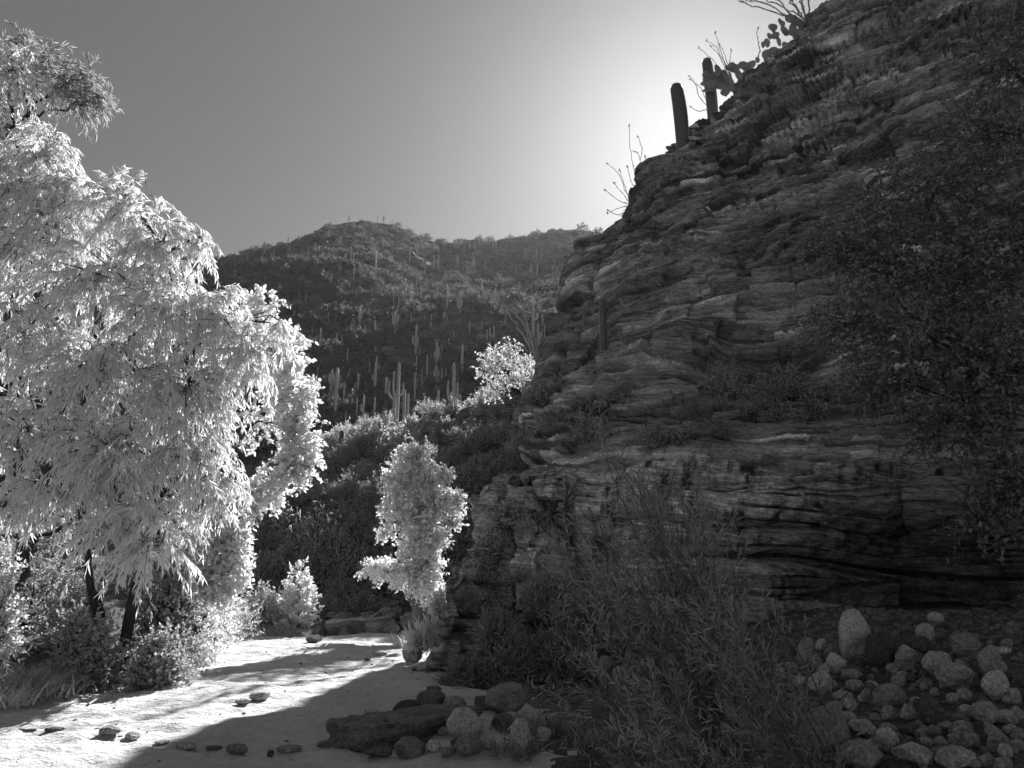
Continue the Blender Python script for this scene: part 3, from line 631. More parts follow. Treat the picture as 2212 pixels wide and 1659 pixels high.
for r in [
 (1110,575,215,330,'tall pointed pale boulder standing at the back of the stone pile',LB,.35,dict(taper=.55)),
 (1285,690,200,235,'big dark rounded boulder leaning beside the tall pointed pale one',DB,.05,dict()),
 (1455,740,160,150,'angular boulder with a white face right of the big dark rounded one',BB,.6,dict()),
 (1575,560,130,130,'round pale boulder perched behind the pile under the black hollow',BO,.1,dict()),
 (1640,445,115,80,'small pale boulder alone farthest back by the dark cliff foot',LB,.4,dict()),
 (1530,640,150,100,'dark flat boulder under the round perched one',DB,.3,dict()),
 (755,700,120,165,'upright pale boulder at the left end of the stone pile',LB,.25,dict(taper=.4)),
 (820,735,80,80,'small round pale stone against the upright pale boulder',BO,.1,dict()),
 (965,755,145,105,'pale blocky boulder in front of the tall pointed one',LB,.6,dict()),
 (865,905,165,130,'pale dappled boulder with a faceted top near the dark seep willow',LB,.3,dict()),
 (1075,850,150,60,'flat oval stone in front of the tall pointed boulder',BO,.0,dict()),
 (1085,905,120,75,'smooth egg shaped stone beneath the flat oval one',BO,.0,dict()),
 (1085,800,150,50,'dark flat stone wedged under the tall pointed boulder',DB,.1,dict()),
 (1340,995,235,170,'broad banded boulder with pale swirls in the middle of the pile',BB,.15,dict()),
 (1665,760,190,150,'mottled grey boulder behind the banded ones',BO,.4,dict()),
 (1860,640,200,175,'boulder half pale and half dark at the right of the pile',BB,.4,dict()),
 (1795,865,245,175,'large dark boulder with curved pale bands at the right',BB,.1,dict()),
 (2030,770,150,195,'pale upright boulder with a dark crack down its right side',LB,.5,dict(tilt=(0,.25))),
 (2070,925,185,170,'pale egg shaped boulder tilted below the cracked upright one',LB,.15,dict(tilt=(0,-.4))),
 (1990,1115,175,145,'smooth grey round boulder alone low on the right of the pile',BO,.15,dict()),
 (2165,545,110,145,'dark and pale boulder at the right edge of the pile',BB,.5,dict()),
 (890,1300,430,310,'largest pale slab sided boulder at the front of the pile',BO,.55,dict(tilt=(0,-.15),depth=.7)),
 (1185,1215,225,100,'flat grey slab leaning behind the largest front boulder',BO,.6,dict(tilt=(0,.35))),
 (1320,1285,155,150,'pale upright egg shaped boulder beside the largest front one',LB,.1,dict(tilt=(0,.3))),
 (1150,1410,310,170,'broad pale boulder cut by the bottom of the view',BO,.45,dict()),
 (1520,1400,280,120,'long pale angular slab low at the front of the pile',LB,.7,dict(tilt=(0,.3))),
 (1800,1415,270,130,'wide smooth pale boulder at the front right of the pile',BO,.15,dict()),
 (2110,1360,110,90,'round white boulder at the lower right corner of the pile',LB,.05,dict()),
 (1600,1090,130,200,'dull brownish upright boulder in the lower middle of the pile',DB,.4,dict()),
 ]:
    put(r[0], r[1], r[2], r[3], *RB, r[4], r[5], r[6], **r[7])
for zx, zy, w_, h_ in [(655,780,90,60),(860,645,60,40),(935,645,80,60),(1165,975,75,90),(1010,975,140,60),(1050,1035,110,70),(1040,1115,130,60),(1835,980,110,80),(1625,950,70,60),(1410,845,90,60),(1200,905,90,50),
   (1940,1010,120,70),(2180,980,80,100),(2085,660,120,45),(1670,1370,130,80),(1760,1260,90,70),(1630,1230,90,100),(1570,1290,90,60),(2145,1140,100,60),(2120,1205,70,50),(250,560,80,90),(190,640,60,60),(140,1150,110,70),(560,1280,80,60),(1720,1180,140,50),(1460,850,60,60)]:
    put(zx, zy, w_, h_, *RB, None, [BO, LB, DB, BO][(zx+zy) % 4], .15 + .4*((zx*7) % 10)/10)
rg = np.random.default_rng(55)
for k in range(175):
    zx, zy = rg.uniform(580, 2230), rg.uniform(600, 1440); w_ = rg.uniform(40, 125)*(.75 + .4*(zy-600)/800)
    put(zx, zy, w_, w_*rg.uniform(.5, .9), *RB, None, [BO, LB, DB, BO, BB][k % 5], rg.uniform(.1, .7), sink=.25, seed=900+k)
LC = (708, 1327, .4)
def slab(label, a, b, wid, hgt, mat, seed):
    """long flat-topped slab from a to b with a broken front face"""
    a, b = np.array(a), np.array(b); L = np.linalg.norm(b-a); nx, ny, nz = 70, 22, 14; ax = nrm(b-a); side = nrm(np.cross(D3(0, 0, 1), ax)); mb = MB()
    def face(u, v, f): 
        U, W = np.meshgrid(np.linspace(0, 1, u), np.linspace(0, 1, v)); return f(U, W), grid_quads(v, u)
    def wp(l, w_, h):
        q = np.stack([l*L, (w_-.5)*wid*(1 - .35*np.abs(l-.45)), h*hgt*(1 - .25*l)], -1)
        e = q*2.2 + seed; r = .06*fbm(e, seed, 3) + .02*fbm(e*5, seed+1, 2); st_ = .05*(hsh(np.floor(q[..., 2]/.09 + .3*fbm(e*.5, 3, 2)), 1, 2, seed)-.5)*(h < .97)
        jx = .12*(hsh(np.floor(l*5 + .6*w_ + .4*fbm(e*.3, 4, 2)), 3, 3, seed)-.5)
        c = np.stack([l-.5, w_-.5, h*.5], -1); q = q + nrm(c*np.array([.3, 1, .8]))*(r + st_)[..., None]; q[..., 1] += jx; q[..., 0] += .25*fbm(np.stack([0*l, w_*2, h*2], -1) + seed, 5, 2)*(np.abs(l-.5) > .3)
        return a + q[..., :1]*ax + q[..., 1:2]*side + q[..., 2:]*D3(0, 0, 1)
    for u, v, f in ((nx, ny, lambda U, W: wp(U, W, 0*U+1)), (nx, nz, lambda U, W: wp(U, 0*U, W)), (nx, nz, lambda U, W: wp(1-U, 0*U+1, W)), (ny, nz, lambda U, W: wp(0*U, 1-U, W)), (ny, nz, lambda U, W: wp(0*U+1, U, W))):
        v_, q_ = face(u, v, f); mb.add(v_.reshape(-1, 3) - a, q_)
    return tag(obj('boulder', mb.mesh('boulder', mat), None, a), label, 'boulder')
p1, p2 = hit(750, 1620), hit(1000, 1560); slab('long dark slab of rock lying on the sand at the edge of the stones', p1 + D3(-.1, .2, -.1), p2 + D3(0, .2, -.08), .8, .3, M['ledge_rock'], 5)
for r in [
 (738,605,205,160,'round whitish boulder with vertical streaks behind the long dark slab',LB,.05,dict()),
 (965,490,235,155,'large pale angular block tilted up beside the seep willow',BO,.75,dict(tilt=(.1,-.3))),
 (550,470,165,80,'smooth dark rounded boulder at the back of the left stones',DB,.05,dict()),
 (685,488,125,65,'pale flat boulder between the dark rounded one and the block',LB,.25,dict()),
 (430,525,175,80,'dark low boulder resting behind the long slab',DB,.3,dict()),
 (570,415,85,35,'small dark rounded stone farthest back on the shaded sand',DB,.05,dict()),
 (840,490,100,65,'dark boulder beside the large pale angular block',DB,.2,dict()),
 (405,682,75,52,'small grey stone in front of the long dark slab',BO,.4,dict()),
 (435,740,175,110,'grey angular boulder below the long dark slab',BO,.5,dict()),
 (565,725,85,60,'small pale stone right of the grey angular boulder',LB,.4,dict()),
 (755,730,155,110,'grey faceted boulder in front of the round whitish one',BO,.6,dict()),
 (265,765,150,50,'dark flat stone at the near end of the long slab',DB,.3,dict()),
 (1040,690,120,185,'tall pale boulder half hidden by the seep willow',BO,.4,dict(taper=.4)),
 (940,600,120,90,'dark stone with a hollow under the pale angular block',DB,.5,dict()),
 (450,215,112,105,'sunlit pale boulder at the foot of the cliff nose',LB,.4,dict()),
 (275,217,80,14,'flat pale stone on the sunlit sand in mid wash',BO,.05,dict()),
 (258,212,40,20,'small pale rounded stone beside the darker low one in mid wash',LB,.1,dict()),
 (285,212,75,22,'low darker stone on the sunlit sand in mid wash',BO,.1,dict()),
 (212,245,38,20,'small dark pebble like stone on the sunlit sand',DB,.1,dict()),
 (465,300,30,16,'tiny dark stone on the shaded sand by the cliff nose',DB,.2,dict()),
 ]:
    put(r[0], r[1], r[2], r[3], *LC, r[4], r[5], r[6], **r[7])
for zx, zy, w_, h_ in [(860,705,95,60),(650,760,85,50),(620,640,60,40),(690,700,60,40),(800,640,50,40),(340,585,90,30),(230,525,80,22),(185,580,45,25),(480,555,90,25),(520,690,40,30),(1110,730,90,70),(1170,650,80,60),(990,560,70,40),(1230,600,90,70),(1330,620,80,60)]:
    put(zx, zy, w_, h_, *LC, 'small grey stone scattered about the long dark slab on the sand', [BO, DB, LB][(zx+zy) % 3], .3, group='small stones around the long dark slab')
for zx, zy, w_, h_ in [(1400,215,80,80),(1420,260,80,110),(1500,285,85,80),(1585,345,85,75),(1310,330,60,70),(1440,320,70,70),(1700,290,90,70),(1780,320,80,60)]:
    put(zx, zy, w_, h_, *LC, 'pale rounded stone on the bank seen through the seep willows', LB, .2, group='pale stones behind the seep willows')
LW = (0, 796, .52)
for zx, zy, w_, h_, lab, mt in [(1070,1370,85,32,'angular grey stone on the sunlit sand by the edge of the shadow',BO),(1002,1391,62,22,'low rounded stone just left of the angular grey one on the sand',BO),(440,1522,92,34,'largest rounded stone on the sunlit sand near the front',BO),
   (540,1534,62,30,'pale rounded stone right of the largest one on the sunlit sand',LB),(215,1505,82,16,'flat dark stone half buried in the sand on the left',DB),(105,1497,84,9,'very flat stone barely rising from the sand on the left',BO),(665,1560,66,12,'flat pale stone at the shadow edge on the sand',LB),
   (765,1572,84,26,'dark rounded stone just inside the shadow on the sand',BO),(975,1590,92,36,'rounded grey stone farther inside the shadow on the sand',BO),(1195,1585,112,24,'long low grey stone on the shaded sand',BO),(1120,1605,30,28,'little dark upright stone on the shaded sand',DB),(880,1585,70,9,'thin flat dark stone on the shaded sand',DB)]:
    put(zx, zy, w_, h_, *LW, lab, mt, .25)
for zx, zy, w_, h_, lab, mt, yy in [(872,1162,62,52,'square pale stone block at the edge of the left bank',LB,None),(1000,1022,75,85,'tall pale boulder behind the feathery bush at the far bank',BO,25),(1122,1075,72,50,'rounded boulder on the far bank below the grey bush',BO,24.5),(1068,1085,42,38,'small pale boulder next to the rounded one on the far bank',LB,24.3),
   (1300,1130,70,30,'low dark boulder at the far end of the wash',DB,None),(1350,1110,70,26,'low grey boulder at the foot of the far rock bank',BO,25)]:
    put(zx, zy, w_, h_, *LW, lab, mt, .6, Y=yy)
# countless pebbles and the stones of the slopes
def scatter_stones(name, label, pts, sizes, mat, seed, sub=1, flat=.65):
    rng = np.random.default_rng(seed); protos = [stone_verts(seed+k, .5, sub) for k in range(8)]; mb = MB()
    for k, (pv, pf) in enumerate(protos):
        i = np.arange(k, len(pts), 8)
        if len(i) == 0: continue
        a = rng.random(len(i))*2*pi; R = np.zeros((len(i), 3, 3)); R[:, 0, 0] = np.cos(a); R[:, 0, 1] = -np.sin(a); R[:, 1, 0] = np.sin(a); R[:, 1, 1] = np.cos(a); R[:, 2, 2] = 1
        dm = sizes[i][:, None]*np.stack([1+.5*rng.random(len(i)), .7+.4*rng.random(len(i)), flat*(.6+.7*rng.random(len(i)))], -1)
        v = np.einsum('nij,nvj->nvi', R, pv[None]*dm[:, None]) + pts[i][:, None]
        mb.add(v.reshape(-1, 3), None, (np.arange(len(i))*len(pv))[:, None, None] + pf[None])
    return tag(obj(name, mb.mesh(name, mat, None, True)), label, kind='stuff')
def on_ground(x, y, dz=0): return np.stack([x, y, T(x, y) + dz], -1)
rg = np.random.default_rng(51)
n_ = 9000; y_ = rg.uniform(4.2, 14.2, n_); x_ = np.interp(y_, [0, 4, 8, 12, 14, 20], [2.2, 1.9, 1.3, .6, .3, 0.]) - .5 + rg.random(n_)**1.2*9
scatter_stones('gravel', 'gravel and small cobbles covering the shaded bank', on_ground(x_, y_), (.025 + .12*rg.random(n_)**2)*np.clip(y_/10, .5, 1.2), M['scree'], 200, 2)
n_ = 900; y_ = rg.uniform(6.5, 25, n_); x_ = rg.uniform(-7, 1.5, n_)
scatter_stones('pebbles', 'pebbles strewn over the sand', on_ground(x_, y_), .012 + .05*rg.random(n_)**3, BO, 210, 1)
n_ = 6500; y_ = 26.5 + 24*rg.random(n_); x_ = rg.uniform(-1, .55, n_)*(y_*.75)
kp = fbm(np.stack([x_*.25, y_*.25, 0*x_], -1), 7, 3) > -.12; x_, y_ = x_[kp], y_[kp]
scatter_stones('scree', 'broken stones scattered over the shaded slope', on_ground(x_, y_), .10 + .35*rg.random(len(x_))**2.5, M['scree'], 220, 1, .55)
n_ = 5000; y_ = 66 + 236*rg.random(n_)**1.3; x_ = rg.uniform(-.75, .35, n_)*y_
kp = fbm(np.stack([x_*.04, y_*.04, 0*x_], -1), 8, 3) > -.05; x_, y_ = x_[kp], y_[kp]
scatter_stones('hill_rocks', 'rock outcrops and broken stone on the far hill', on_ground(x_, y_), (.004 + .012*rg.random(len(x_))**2)*y_, M['scree'], 230, 1, .6)
# rock bank at the far end of the wash
rg = np.random.default_rng(52)
for k in range(26):
    dx = rg.uniform(640, 900); dy = 1383 - rg.random()*42; w_ = rg.uniform(30, 75); Yk = 24.6 + (1383-dy)/42*1.6
    p = P(dx, dy, Yk); s = pxs(p)
    stone('boulder', 'angular fractured block of the low rock bank ending the wash', p, (w_*s, w_*s*.8, w_*s*rg.uniform(.5, .8)), M['ledge_rock'], 300+k, .85, rg.random()*6, (0, rg.normal()*.2), 'blocks of the low rock bank')
def stick(label, pts, r, mat=M['driftwood'], name='driftwood'):
    pts = np.array(pts); mb = MB(); b = pts[0]; pp = catmull(pts, 16, 0, [1]*(len(pts)-1)); rr = np.linspace(r, r*.35, 16)*(1+.15*RNG.normal(size=16))
    mb.tube(pp, rr, 7); q = pp[9]; mb.tube(bez(q, q + (pp[11]-q)*1.2 + D3(0, .1, r*3), q + (pp[12]-q)*1.5 + D3(.02, .25, r*5), 6), np.linspace(r*.5, r*.2, 6), 5)
    return tag(obj(name, mb.mesh(name, mat, b, True), None, b), label, 'driftwood')
def gh(dx, dy, dz): p = hit(dx, dy, 4, 60); return p + D3(0, 0, dz)
stick('pale driftwood log lying on the low rock bank at the end of the wash', [P(705,1345,24.2), P(760,1338,24.2), P(805,1337,24.3), P(855,1328,24.5)], .07)
stick('thin bleached stick on the sand in front of the dark grass', [gh(190,1525,.02), gh(215,1515,.05), gh(245,1508,.03)], .02)
stick('forked bleached branch at the edge of the dark grass on the left', [gh(140,1514,.03), gh(155,1502,.1), gh(172,1496,.06)], .035)
stick('grey fallen branch lying on the bank left of the willow trunks', [P(120,1455,13.6), P(165,1447,13.7), P(215,1450,13.8)], .06)
stick('pale broken branch on the bank beneath the leaning dark trunk', [P(85,1462,13.2), P(150,1460,13.2), P(200,1452,13.3)], .05)

# ------------------------------------------------------------------ grass
def tuft(label, base, w_, h_, n, mat, seed, lean=.5, wd=.012, group=None, name='grass_tuft'):
    rng = np.random.default_rng(seed); mb = MB(); base = np.asarray(base, float)
    o = rng.normal(size=(n, 3))*np.array([w_*.28, w_*.22, 0]); d = nrm(np.stack([rng.normal(size=n)*lean, rng.normal(size=n)*lean, np.ones(n)], -1)); L = h_*(.5+.6*rng.random(n))
    t = np.linspace(0, 1, 4); sd = nrm(np.cross(d, rng.normal(size=(n, 3))))
    c = o[:, None] + d[:, None]*(L[:, None]*t)[..., None] + np.stack([d[:, 0], d[:, 1], -.35*np.ones(n)], -1)[:, None]*(L[:, None]*t*t*.45)[..., None]
    wv = sd[:, None]*(wd*(1.02-t))[None, :, None]; v = np.concatenate([c-wv, c+wv], 1)
    q = np.array([[i, i+1, i+5, i+4] for i in range(3)]); mb.add(v.reshape(-1, 3), ((np.arange(n)*8)[:, None, None] + q[None]).reshape(-1, 4))
    o = obj(name, mb.mesh(name, mat), None, base); return tag(o, label, 'grass', group)
for i, (dx, dy) in enumerate([(15,1500),(45,1508),(75,1500),(105,1495),(130,1490),(60,1485),(20,1480),(95,1478),(150,1478),(185,1480)]):
    tuft('dark grass tuft on the shaded left bank under the trees', gh(dx, dy, -.02), .7, .42, 260, M['slope_leaf'], 400+i, group='dark grass tufts on the left bank')
tuft('pale grass tuft at the lower left edge of the sand', gh(5, 1525, 0), .5, .36, 220, M['bright_leaf'], 420)
for i, (dx, dy, h_) in enumerate([(585,1372,.4),(610,1376,.5),(640,1380,.42),(668,1386,.3)]):
    tuft('dry grass tuft at the far bank below the bright sapling bush', P(dx, dy, 24), .9, h_, 240, M['grass'], 430+i, group='dry grass tufts at the far bank')
tuft('sunlit sprig standing alone on the sand near the far end', gh(858, 1398, 0), .12, .45, 26, M['bright_leaf'], 440, .25, .02)
tuft('small sunlit sprig beside the sunlit boulder at the cliff nose', gh(874, 1402, 0), .1, .4, 22, M['bright_leaf'], 441, .2, .02)
rg = np.random.default_rng(53)
for i in range(26):
    dx, dy = rg.uniform(960, 1300), rg.uniform(1478, 1640)
    if 740 < dx < 1010 and dy > 1540: continue
    tuft('shaded grass tuft growing between the stones near the long dark slab', gh(dx, dy, -.02), .3, .28, 60, M['shade_leaf'], 450+i, .6, .007, group='shaded grass tufts among the stones')
for i in range(22):
    dx, dy = rg.uniform(1650, 2200), rg.uniform(1400, 1650)
    tuft('thin dark grass tuft growing up between the boulders of the pile', gh(dx, dy, -.02), .2, .25, 26, M['dark_leaf'], 480+i, .6, .006, group='dark grass tufts in the boulder pile')
# ------------------------------------------------------------------ cacti
def column(mb, pts, r, ribs=13, depth=.16, k=None):
    """ribbed cactus column with a domed tip along a polyline"""
    pts = np.asarray(pts, float); k = k or 18; pp = catmull(pts, k, 0, [1]*(len(pts)-1)) if len(pts) > 2 else pts[0] + (pts[1]-pts[0])*np.linspace(0, 1, k)[:, None]
    L = np.concatenate([[0], np.cumsum(np.linalg.norm(np.diff(pp, axis=0), axis=1))]); tl = L[-1]-L
    dome = np.where(tl < r*1.4, np.sqrt(np.clip(1-(1-tl/(r*1.4))**2, 0, 1)), 1); rr = r*dome*(.86 + .14*np.sin(np.clip(L/L[-1], 0, 1)*pi))
    ex = np.linspace(0, 1, 6)[1:]; end = pp[-1]; e2 = [pp[-2] + (end-pp[-2])*t for t in ex]
    tg = nrm(np.gradient(pp, axis=0)); a = nrm(np.cross(tg, D3(.1, 1, .15))); b = np.cross(tg, a)
    s = ribs*2; th = np.arange(s)*2*pi/s; rad = 1 + depth*np.where(np.arange(s) % 2, -.5, .5)
    v = pp[:, None] + rr[:, None, None]*rad[None, :, None]*(np.cos(th)[None, :, None]*a[:, None] + np.sin(th)[None, :, None]*b[:, None])
    i = np.arange(k-1)[:, None]*s; j = np.arange(s)[None]; j2 = (j+1) % s
    mb.add(np.vstack([v.reshape(-1, 3), end]), np.stack([i+j, i+j2, i+s+j2, i+s+j], -1).reshape(-1, 4), np.stack([(k-1)*s+np.arange(s), (k-1)*s+(np.arange(s)+1) % s, np.full(s, k*s)], -1))
def armpts(z0, out, top, a):
    c, s = cos(a), sin(a); return [(0, 0, z0), (out*.6*c, out*.6*s, z0-.02*top), (out*c, out*s, z0+.3*(top-z0)), (out*c, out*s, z0+.65*(top-z0)), (out*c, out*s, top)]
def saguaro(label, base, h, r, arms=(), mat=None, group=None, ribs=13, lean=(0, 0)):
    mat = mat or M['cactus']; root = thing('saguaro', label, 'cactus', base, group); mb = MB()
    zz = np.linspace(-.9, h, 6); column(mb, np.stack([lean[0]*(np.maximum(zz, 0)/h)**2, lean[1]*(np.maximum(zz, 0)/h)**2, zz], -1), r, ribs, .26, 30); obj('trunk', mb.mesh('trunk', mat, None, True), root)
    for (z0, out, top, a) in arms:
        mb = MB(); column(mb, np.array(armpts(z0, out, top, a)) + D3(lean[0]*(z0/h)**2, lean[1]*(z0/h)**2, 0), r*.62, 10, .14, 22); obj('arm', mb.mesh('arm', mat, None, True), root)
    return root
def sag_at(label, dx, top, bot, wpx, arms=(), Y=None, mat=None, **k):
    p = P(dx, bot, Y) if Y else hit(dx, bot, 20, 60); s = pxs(p); h = (bot-top)*s*1.06
    return saguaro(label, p, h, wpx*s/2, [(z*h, o_*s, t*h, a) for z, o_, t, a in arms], mat, **k)
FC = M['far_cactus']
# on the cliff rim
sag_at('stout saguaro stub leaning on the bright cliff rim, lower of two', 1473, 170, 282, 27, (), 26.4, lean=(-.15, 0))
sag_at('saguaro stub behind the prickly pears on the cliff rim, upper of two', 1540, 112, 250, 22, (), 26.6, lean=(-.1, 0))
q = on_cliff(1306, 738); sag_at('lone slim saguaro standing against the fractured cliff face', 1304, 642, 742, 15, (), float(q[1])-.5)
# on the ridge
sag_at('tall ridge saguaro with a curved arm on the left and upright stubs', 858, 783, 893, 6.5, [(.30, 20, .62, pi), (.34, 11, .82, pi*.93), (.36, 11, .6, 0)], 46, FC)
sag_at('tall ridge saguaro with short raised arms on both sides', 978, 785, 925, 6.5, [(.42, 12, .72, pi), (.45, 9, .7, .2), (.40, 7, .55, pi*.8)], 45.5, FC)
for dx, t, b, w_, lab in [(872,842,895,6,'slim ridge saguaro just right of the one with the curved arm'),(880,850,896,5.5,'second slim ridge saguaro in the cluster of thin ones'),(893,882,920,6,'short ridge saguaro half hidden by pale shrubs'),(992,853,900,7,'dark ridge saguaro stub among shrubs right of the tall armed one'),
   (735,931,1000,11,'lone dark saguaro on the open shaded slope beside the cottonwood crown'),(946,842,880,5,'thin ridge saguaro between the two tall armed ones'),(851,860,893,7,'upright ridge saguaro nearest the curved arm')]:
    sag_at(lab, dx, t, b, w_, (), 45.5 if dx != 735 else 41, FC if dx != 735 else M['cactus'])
# far hill: zoomed picture coordinates (x, top, base, arms)
HS = [(271,305,342,0),(430,262,308,2),(557,240,284,0),(614,230,272,0),(789,148,178,0),(887,115,142,1),(943,110,136,0),(1043,108,134,0),(1075,112,142,2),(1127,138,168,0),(1172,157,184,0),(1201,165,194,0),(1237,200,228,0),(1278,210,240,0),(1313,230,262,0),(1440,262,284,0),(1517,262,284,0),(1668,230,266,0),
 (1033,293,392,0),(897,275,362,0),(915,362,432,1),(1038,395,437,0),(793,418,482,0),(868,190,226,0),(1372,310,392,1),(1347,318,386,0),(1290,332,376,0),(1395,430,472,0),(1627,345,402,0),(1790,365,427,0),(1875,365,432,1),(1907,365,432,0),(1988,370,432,0),(1905,275,322,1),(1570,255,312,0),(1016,490,542,0),(1052,475,532,1),(1130,500,572,0),(1200,500,562,0),(1418,475,602,0),
 (1487,520,642,2),(1607,450,547,0),(1680,500,622,1),(741,575,642,1),(655,515,572,0),(620,500,542,0),(550,535,582,0),(928,510,557,0),(908,660,732,2),(1028,670,752,1),(1137,620,752,2),(1240,580,642,1),(1298,630,672,0),(1224,630,692,0),(1250,700,852,3),(1455,735,802,0),(1500,805,962,0),(1360,790,932,2),(1387,790,882,2),(1310,860,962,0),(1252,862,962,1),(1243,960,1102,0),(1035,865,982,1),(1028,900,1062,1),(879,820,902,0),(820,740,832,1),
 (775,770,832,0),(730,715,842,0),(683,780,832,0),(790,940,1072,2),(815,940,1180,0),(840,970,1062,1),(860,1010,1132,0),(890,935,1022,2),(935,960,1082,1),(965,1075,1202,1),(1085,985,1152,0),(1025,1090,1202,0),(930,1100,1202,0),(870,1165,1242,0),(725,1085,1162,0),(1360,920,1032,2),(1388,930,1032,0),(1413,930,992,0),(1650,710,802,1),(1672,700,800,0),(1635,720,800,0),(1885,560,752,1),(1910,690,800,1),(1720,560,640,0),(1560,560,620,0)]
protos = []
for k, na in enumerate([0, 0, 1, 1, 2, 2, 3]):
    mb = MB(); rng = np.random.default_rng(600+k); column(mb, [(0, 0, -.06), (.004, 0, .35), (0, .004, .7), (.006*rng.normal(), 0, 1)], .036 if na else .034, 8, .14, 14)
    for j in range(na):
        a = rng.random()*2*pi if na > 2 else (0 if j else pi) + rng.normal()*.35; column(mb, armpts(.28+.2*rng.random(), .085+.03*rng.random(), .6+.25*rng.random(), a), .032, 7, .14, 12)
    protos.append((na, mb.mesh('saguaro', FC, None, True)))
rg = np.random.default_rng(61); LBH = ['bare single stemmed saguaro on the dim far hillside', 'bare single stemmed saguaro on the dim far hillside', 'armed saguaro on the dim far hillside']
def hill_sag(p, h, na, lab, grp):
    c = [m_ for a, m_ in protos if a == na]; o = obj('saguaro', c[rg.integers(len(c))], None, p); o.scale = (h*(1 if h < 12 else .9),)*2 + (h,); o.rotation_euler = (0, 0, (rg.normal()*.25 + (pi if rg.random() < .5 else 0)))
    return tag(o, lab, 'cactus', grp)
SKYL = 'saguaro silhouetted on the skyline of the far hill'
for zx, a, b, na in HS:
    dx, t, bt = 398 + zx*.4, 424.7 + a*.4, 424.7 + b*.4
    p = hit(dx, bt, 58, 330, 1400)
    sky_ = a < 270 and b-a < 48
    if p is None or p[1] > 303 or sky_:
        for e in range(0, 26):
            p = hit(dx, bt + e*.6, 58, 330, 1400)
            if p is not None and p[1] < 303: break
        if p is None: continue
    h = (bt-t)*pxs(p)*1.12
    if sky_: hill_sag(p, h*1.6, na, SKYL if na == 0 else 'armed saguaro silhouetted on the skyline of the far hill', 'saguaros along the skyline of the far hill')
    else: hill_sag(p, h, na, LBH[0] if na == 0 else ('many armed saguaro, largest on the dim far hillside' if na == 3 else LBH[2]), None if na == 3 else 'saguaros on the far hillside')
cnt = 0
while cnt < 195:
    dx, dy = rg.uniform(440, 1235), rg.uniform(530, 900); p = hit(dx, dy, 62, 320, 700)
    if p is None or p[1] < 66 or p[1] > 301: continue
    na = int(rg.choice([0, 0, 0, 1, 2])); hill_sag(p, p[1]*rg.uniform(.010, .022), na, LBH[0] if na == 0 else LBH[2], 'saguaros on the far hillside'); cnt += 1

# prickly pears on the rim
v0, f0 = ICO[2]
def pear(label, pads, Y, base):
    root = thing('prickly_pear', label, 'cactus', base); base = np.asarray(base)
    rp = np.random.default_rng(len(pads)*7 + int(pads[0][0])); pads = list(pads) + [(a + rp.normal()*.55*c, b_ + abs(rp.normal())*.4*d_, c*rp.uniform(.65, .95), d_*rp.uniform(.65, .95)) for a, b_, c, d_ in pads]
    for i, (zx, zy, w_, h_) in enumerate(pads):
        dx, dy = 1194.5 + zx*.32, zy*.32; p = P(dx, dy, Y + .25*sin(i*2.4)); s = pxs(p)*.32
        v = v0*np.array([w_*s/2*1.2, .05, h_*s/2*1.2]); v[:, 0] *= 1 + .16*v0[:, 2]; a = .7*sin(i*1.7); t = .35*sin(i*3.1)
        v = v@np.array([[cos(t), 0, sin(t)], [0, 1, 0], [-sin(t), 0, cos(t)]])@np.array([[cos(a), sin(a), 0], [-sin(a), cos(a), 0], [0, 0, 1]])
        me = mesh_from('pad', v, np.zeros((0, 4), int), f0, M['pad'], True); obj('pad', me, root, p - base)
    return root
pear('prickly pear with crowded round pads highest on the cliff rim', [(1485,185,55,52),(1537,150,48,46),(1600,125,58,58),(1635,145,50,60),(1670,165,52,82),(1565,210,72,62),(1620,190,45,72),(1500,240,50,46),(1635,245,62,64),(1690,215,60,50),(1755,140,85,110),(1800,150,70,70)], 24.6, P(1760, 75, 24.6))
pear('prickly pear with long chains of pads spilling down the rim below the ocotillo', [(1445,290,38,62),(1525,280,48,62),(1490,345,58,58),(1437,365,48,60),(1585,325,68,62),(1642,320,56,52),(1705,330,78,70),(1767,312,50,34),(1475,440,52,50),(1530,365,44,60),(1555,385,50,44),(1440,405,30,46)], 25.2, P(1690, 130, 25.2))
pear('large spiky prickly pear in front of the upper saguaro stub on the rim', [(1130,540,110,130),(1115,475,70,70),(1072,570,66,60),(1040,530,55,60),(1035,495,36,40),(1160,510,50,80),(1055,605,80,28),(1165,620,60,50),(1030,560,40,44)], 26.0, P(1570, 205, 26.0))
pear('branching prickly pear on the rim right of the upper saguaro stub', [(1222,460,72,62),(1256,510,92,78),(1282,440,54,54),(1336,440,62,58),(1381,405,30,42),(1262,560,44,34),(1225,590,60,60),(1205,440,40,40),(1310,470,44,40)], 25.8, P(1595, 200, 25.8))
pear('small prickly pear with three pads hanging down the shaded rim', [(1437,525,76,88),(1440,597,72,60),(1425,655,62,56),(1372,650,40,50)], 25.0, P(1655, 195, 25.0))

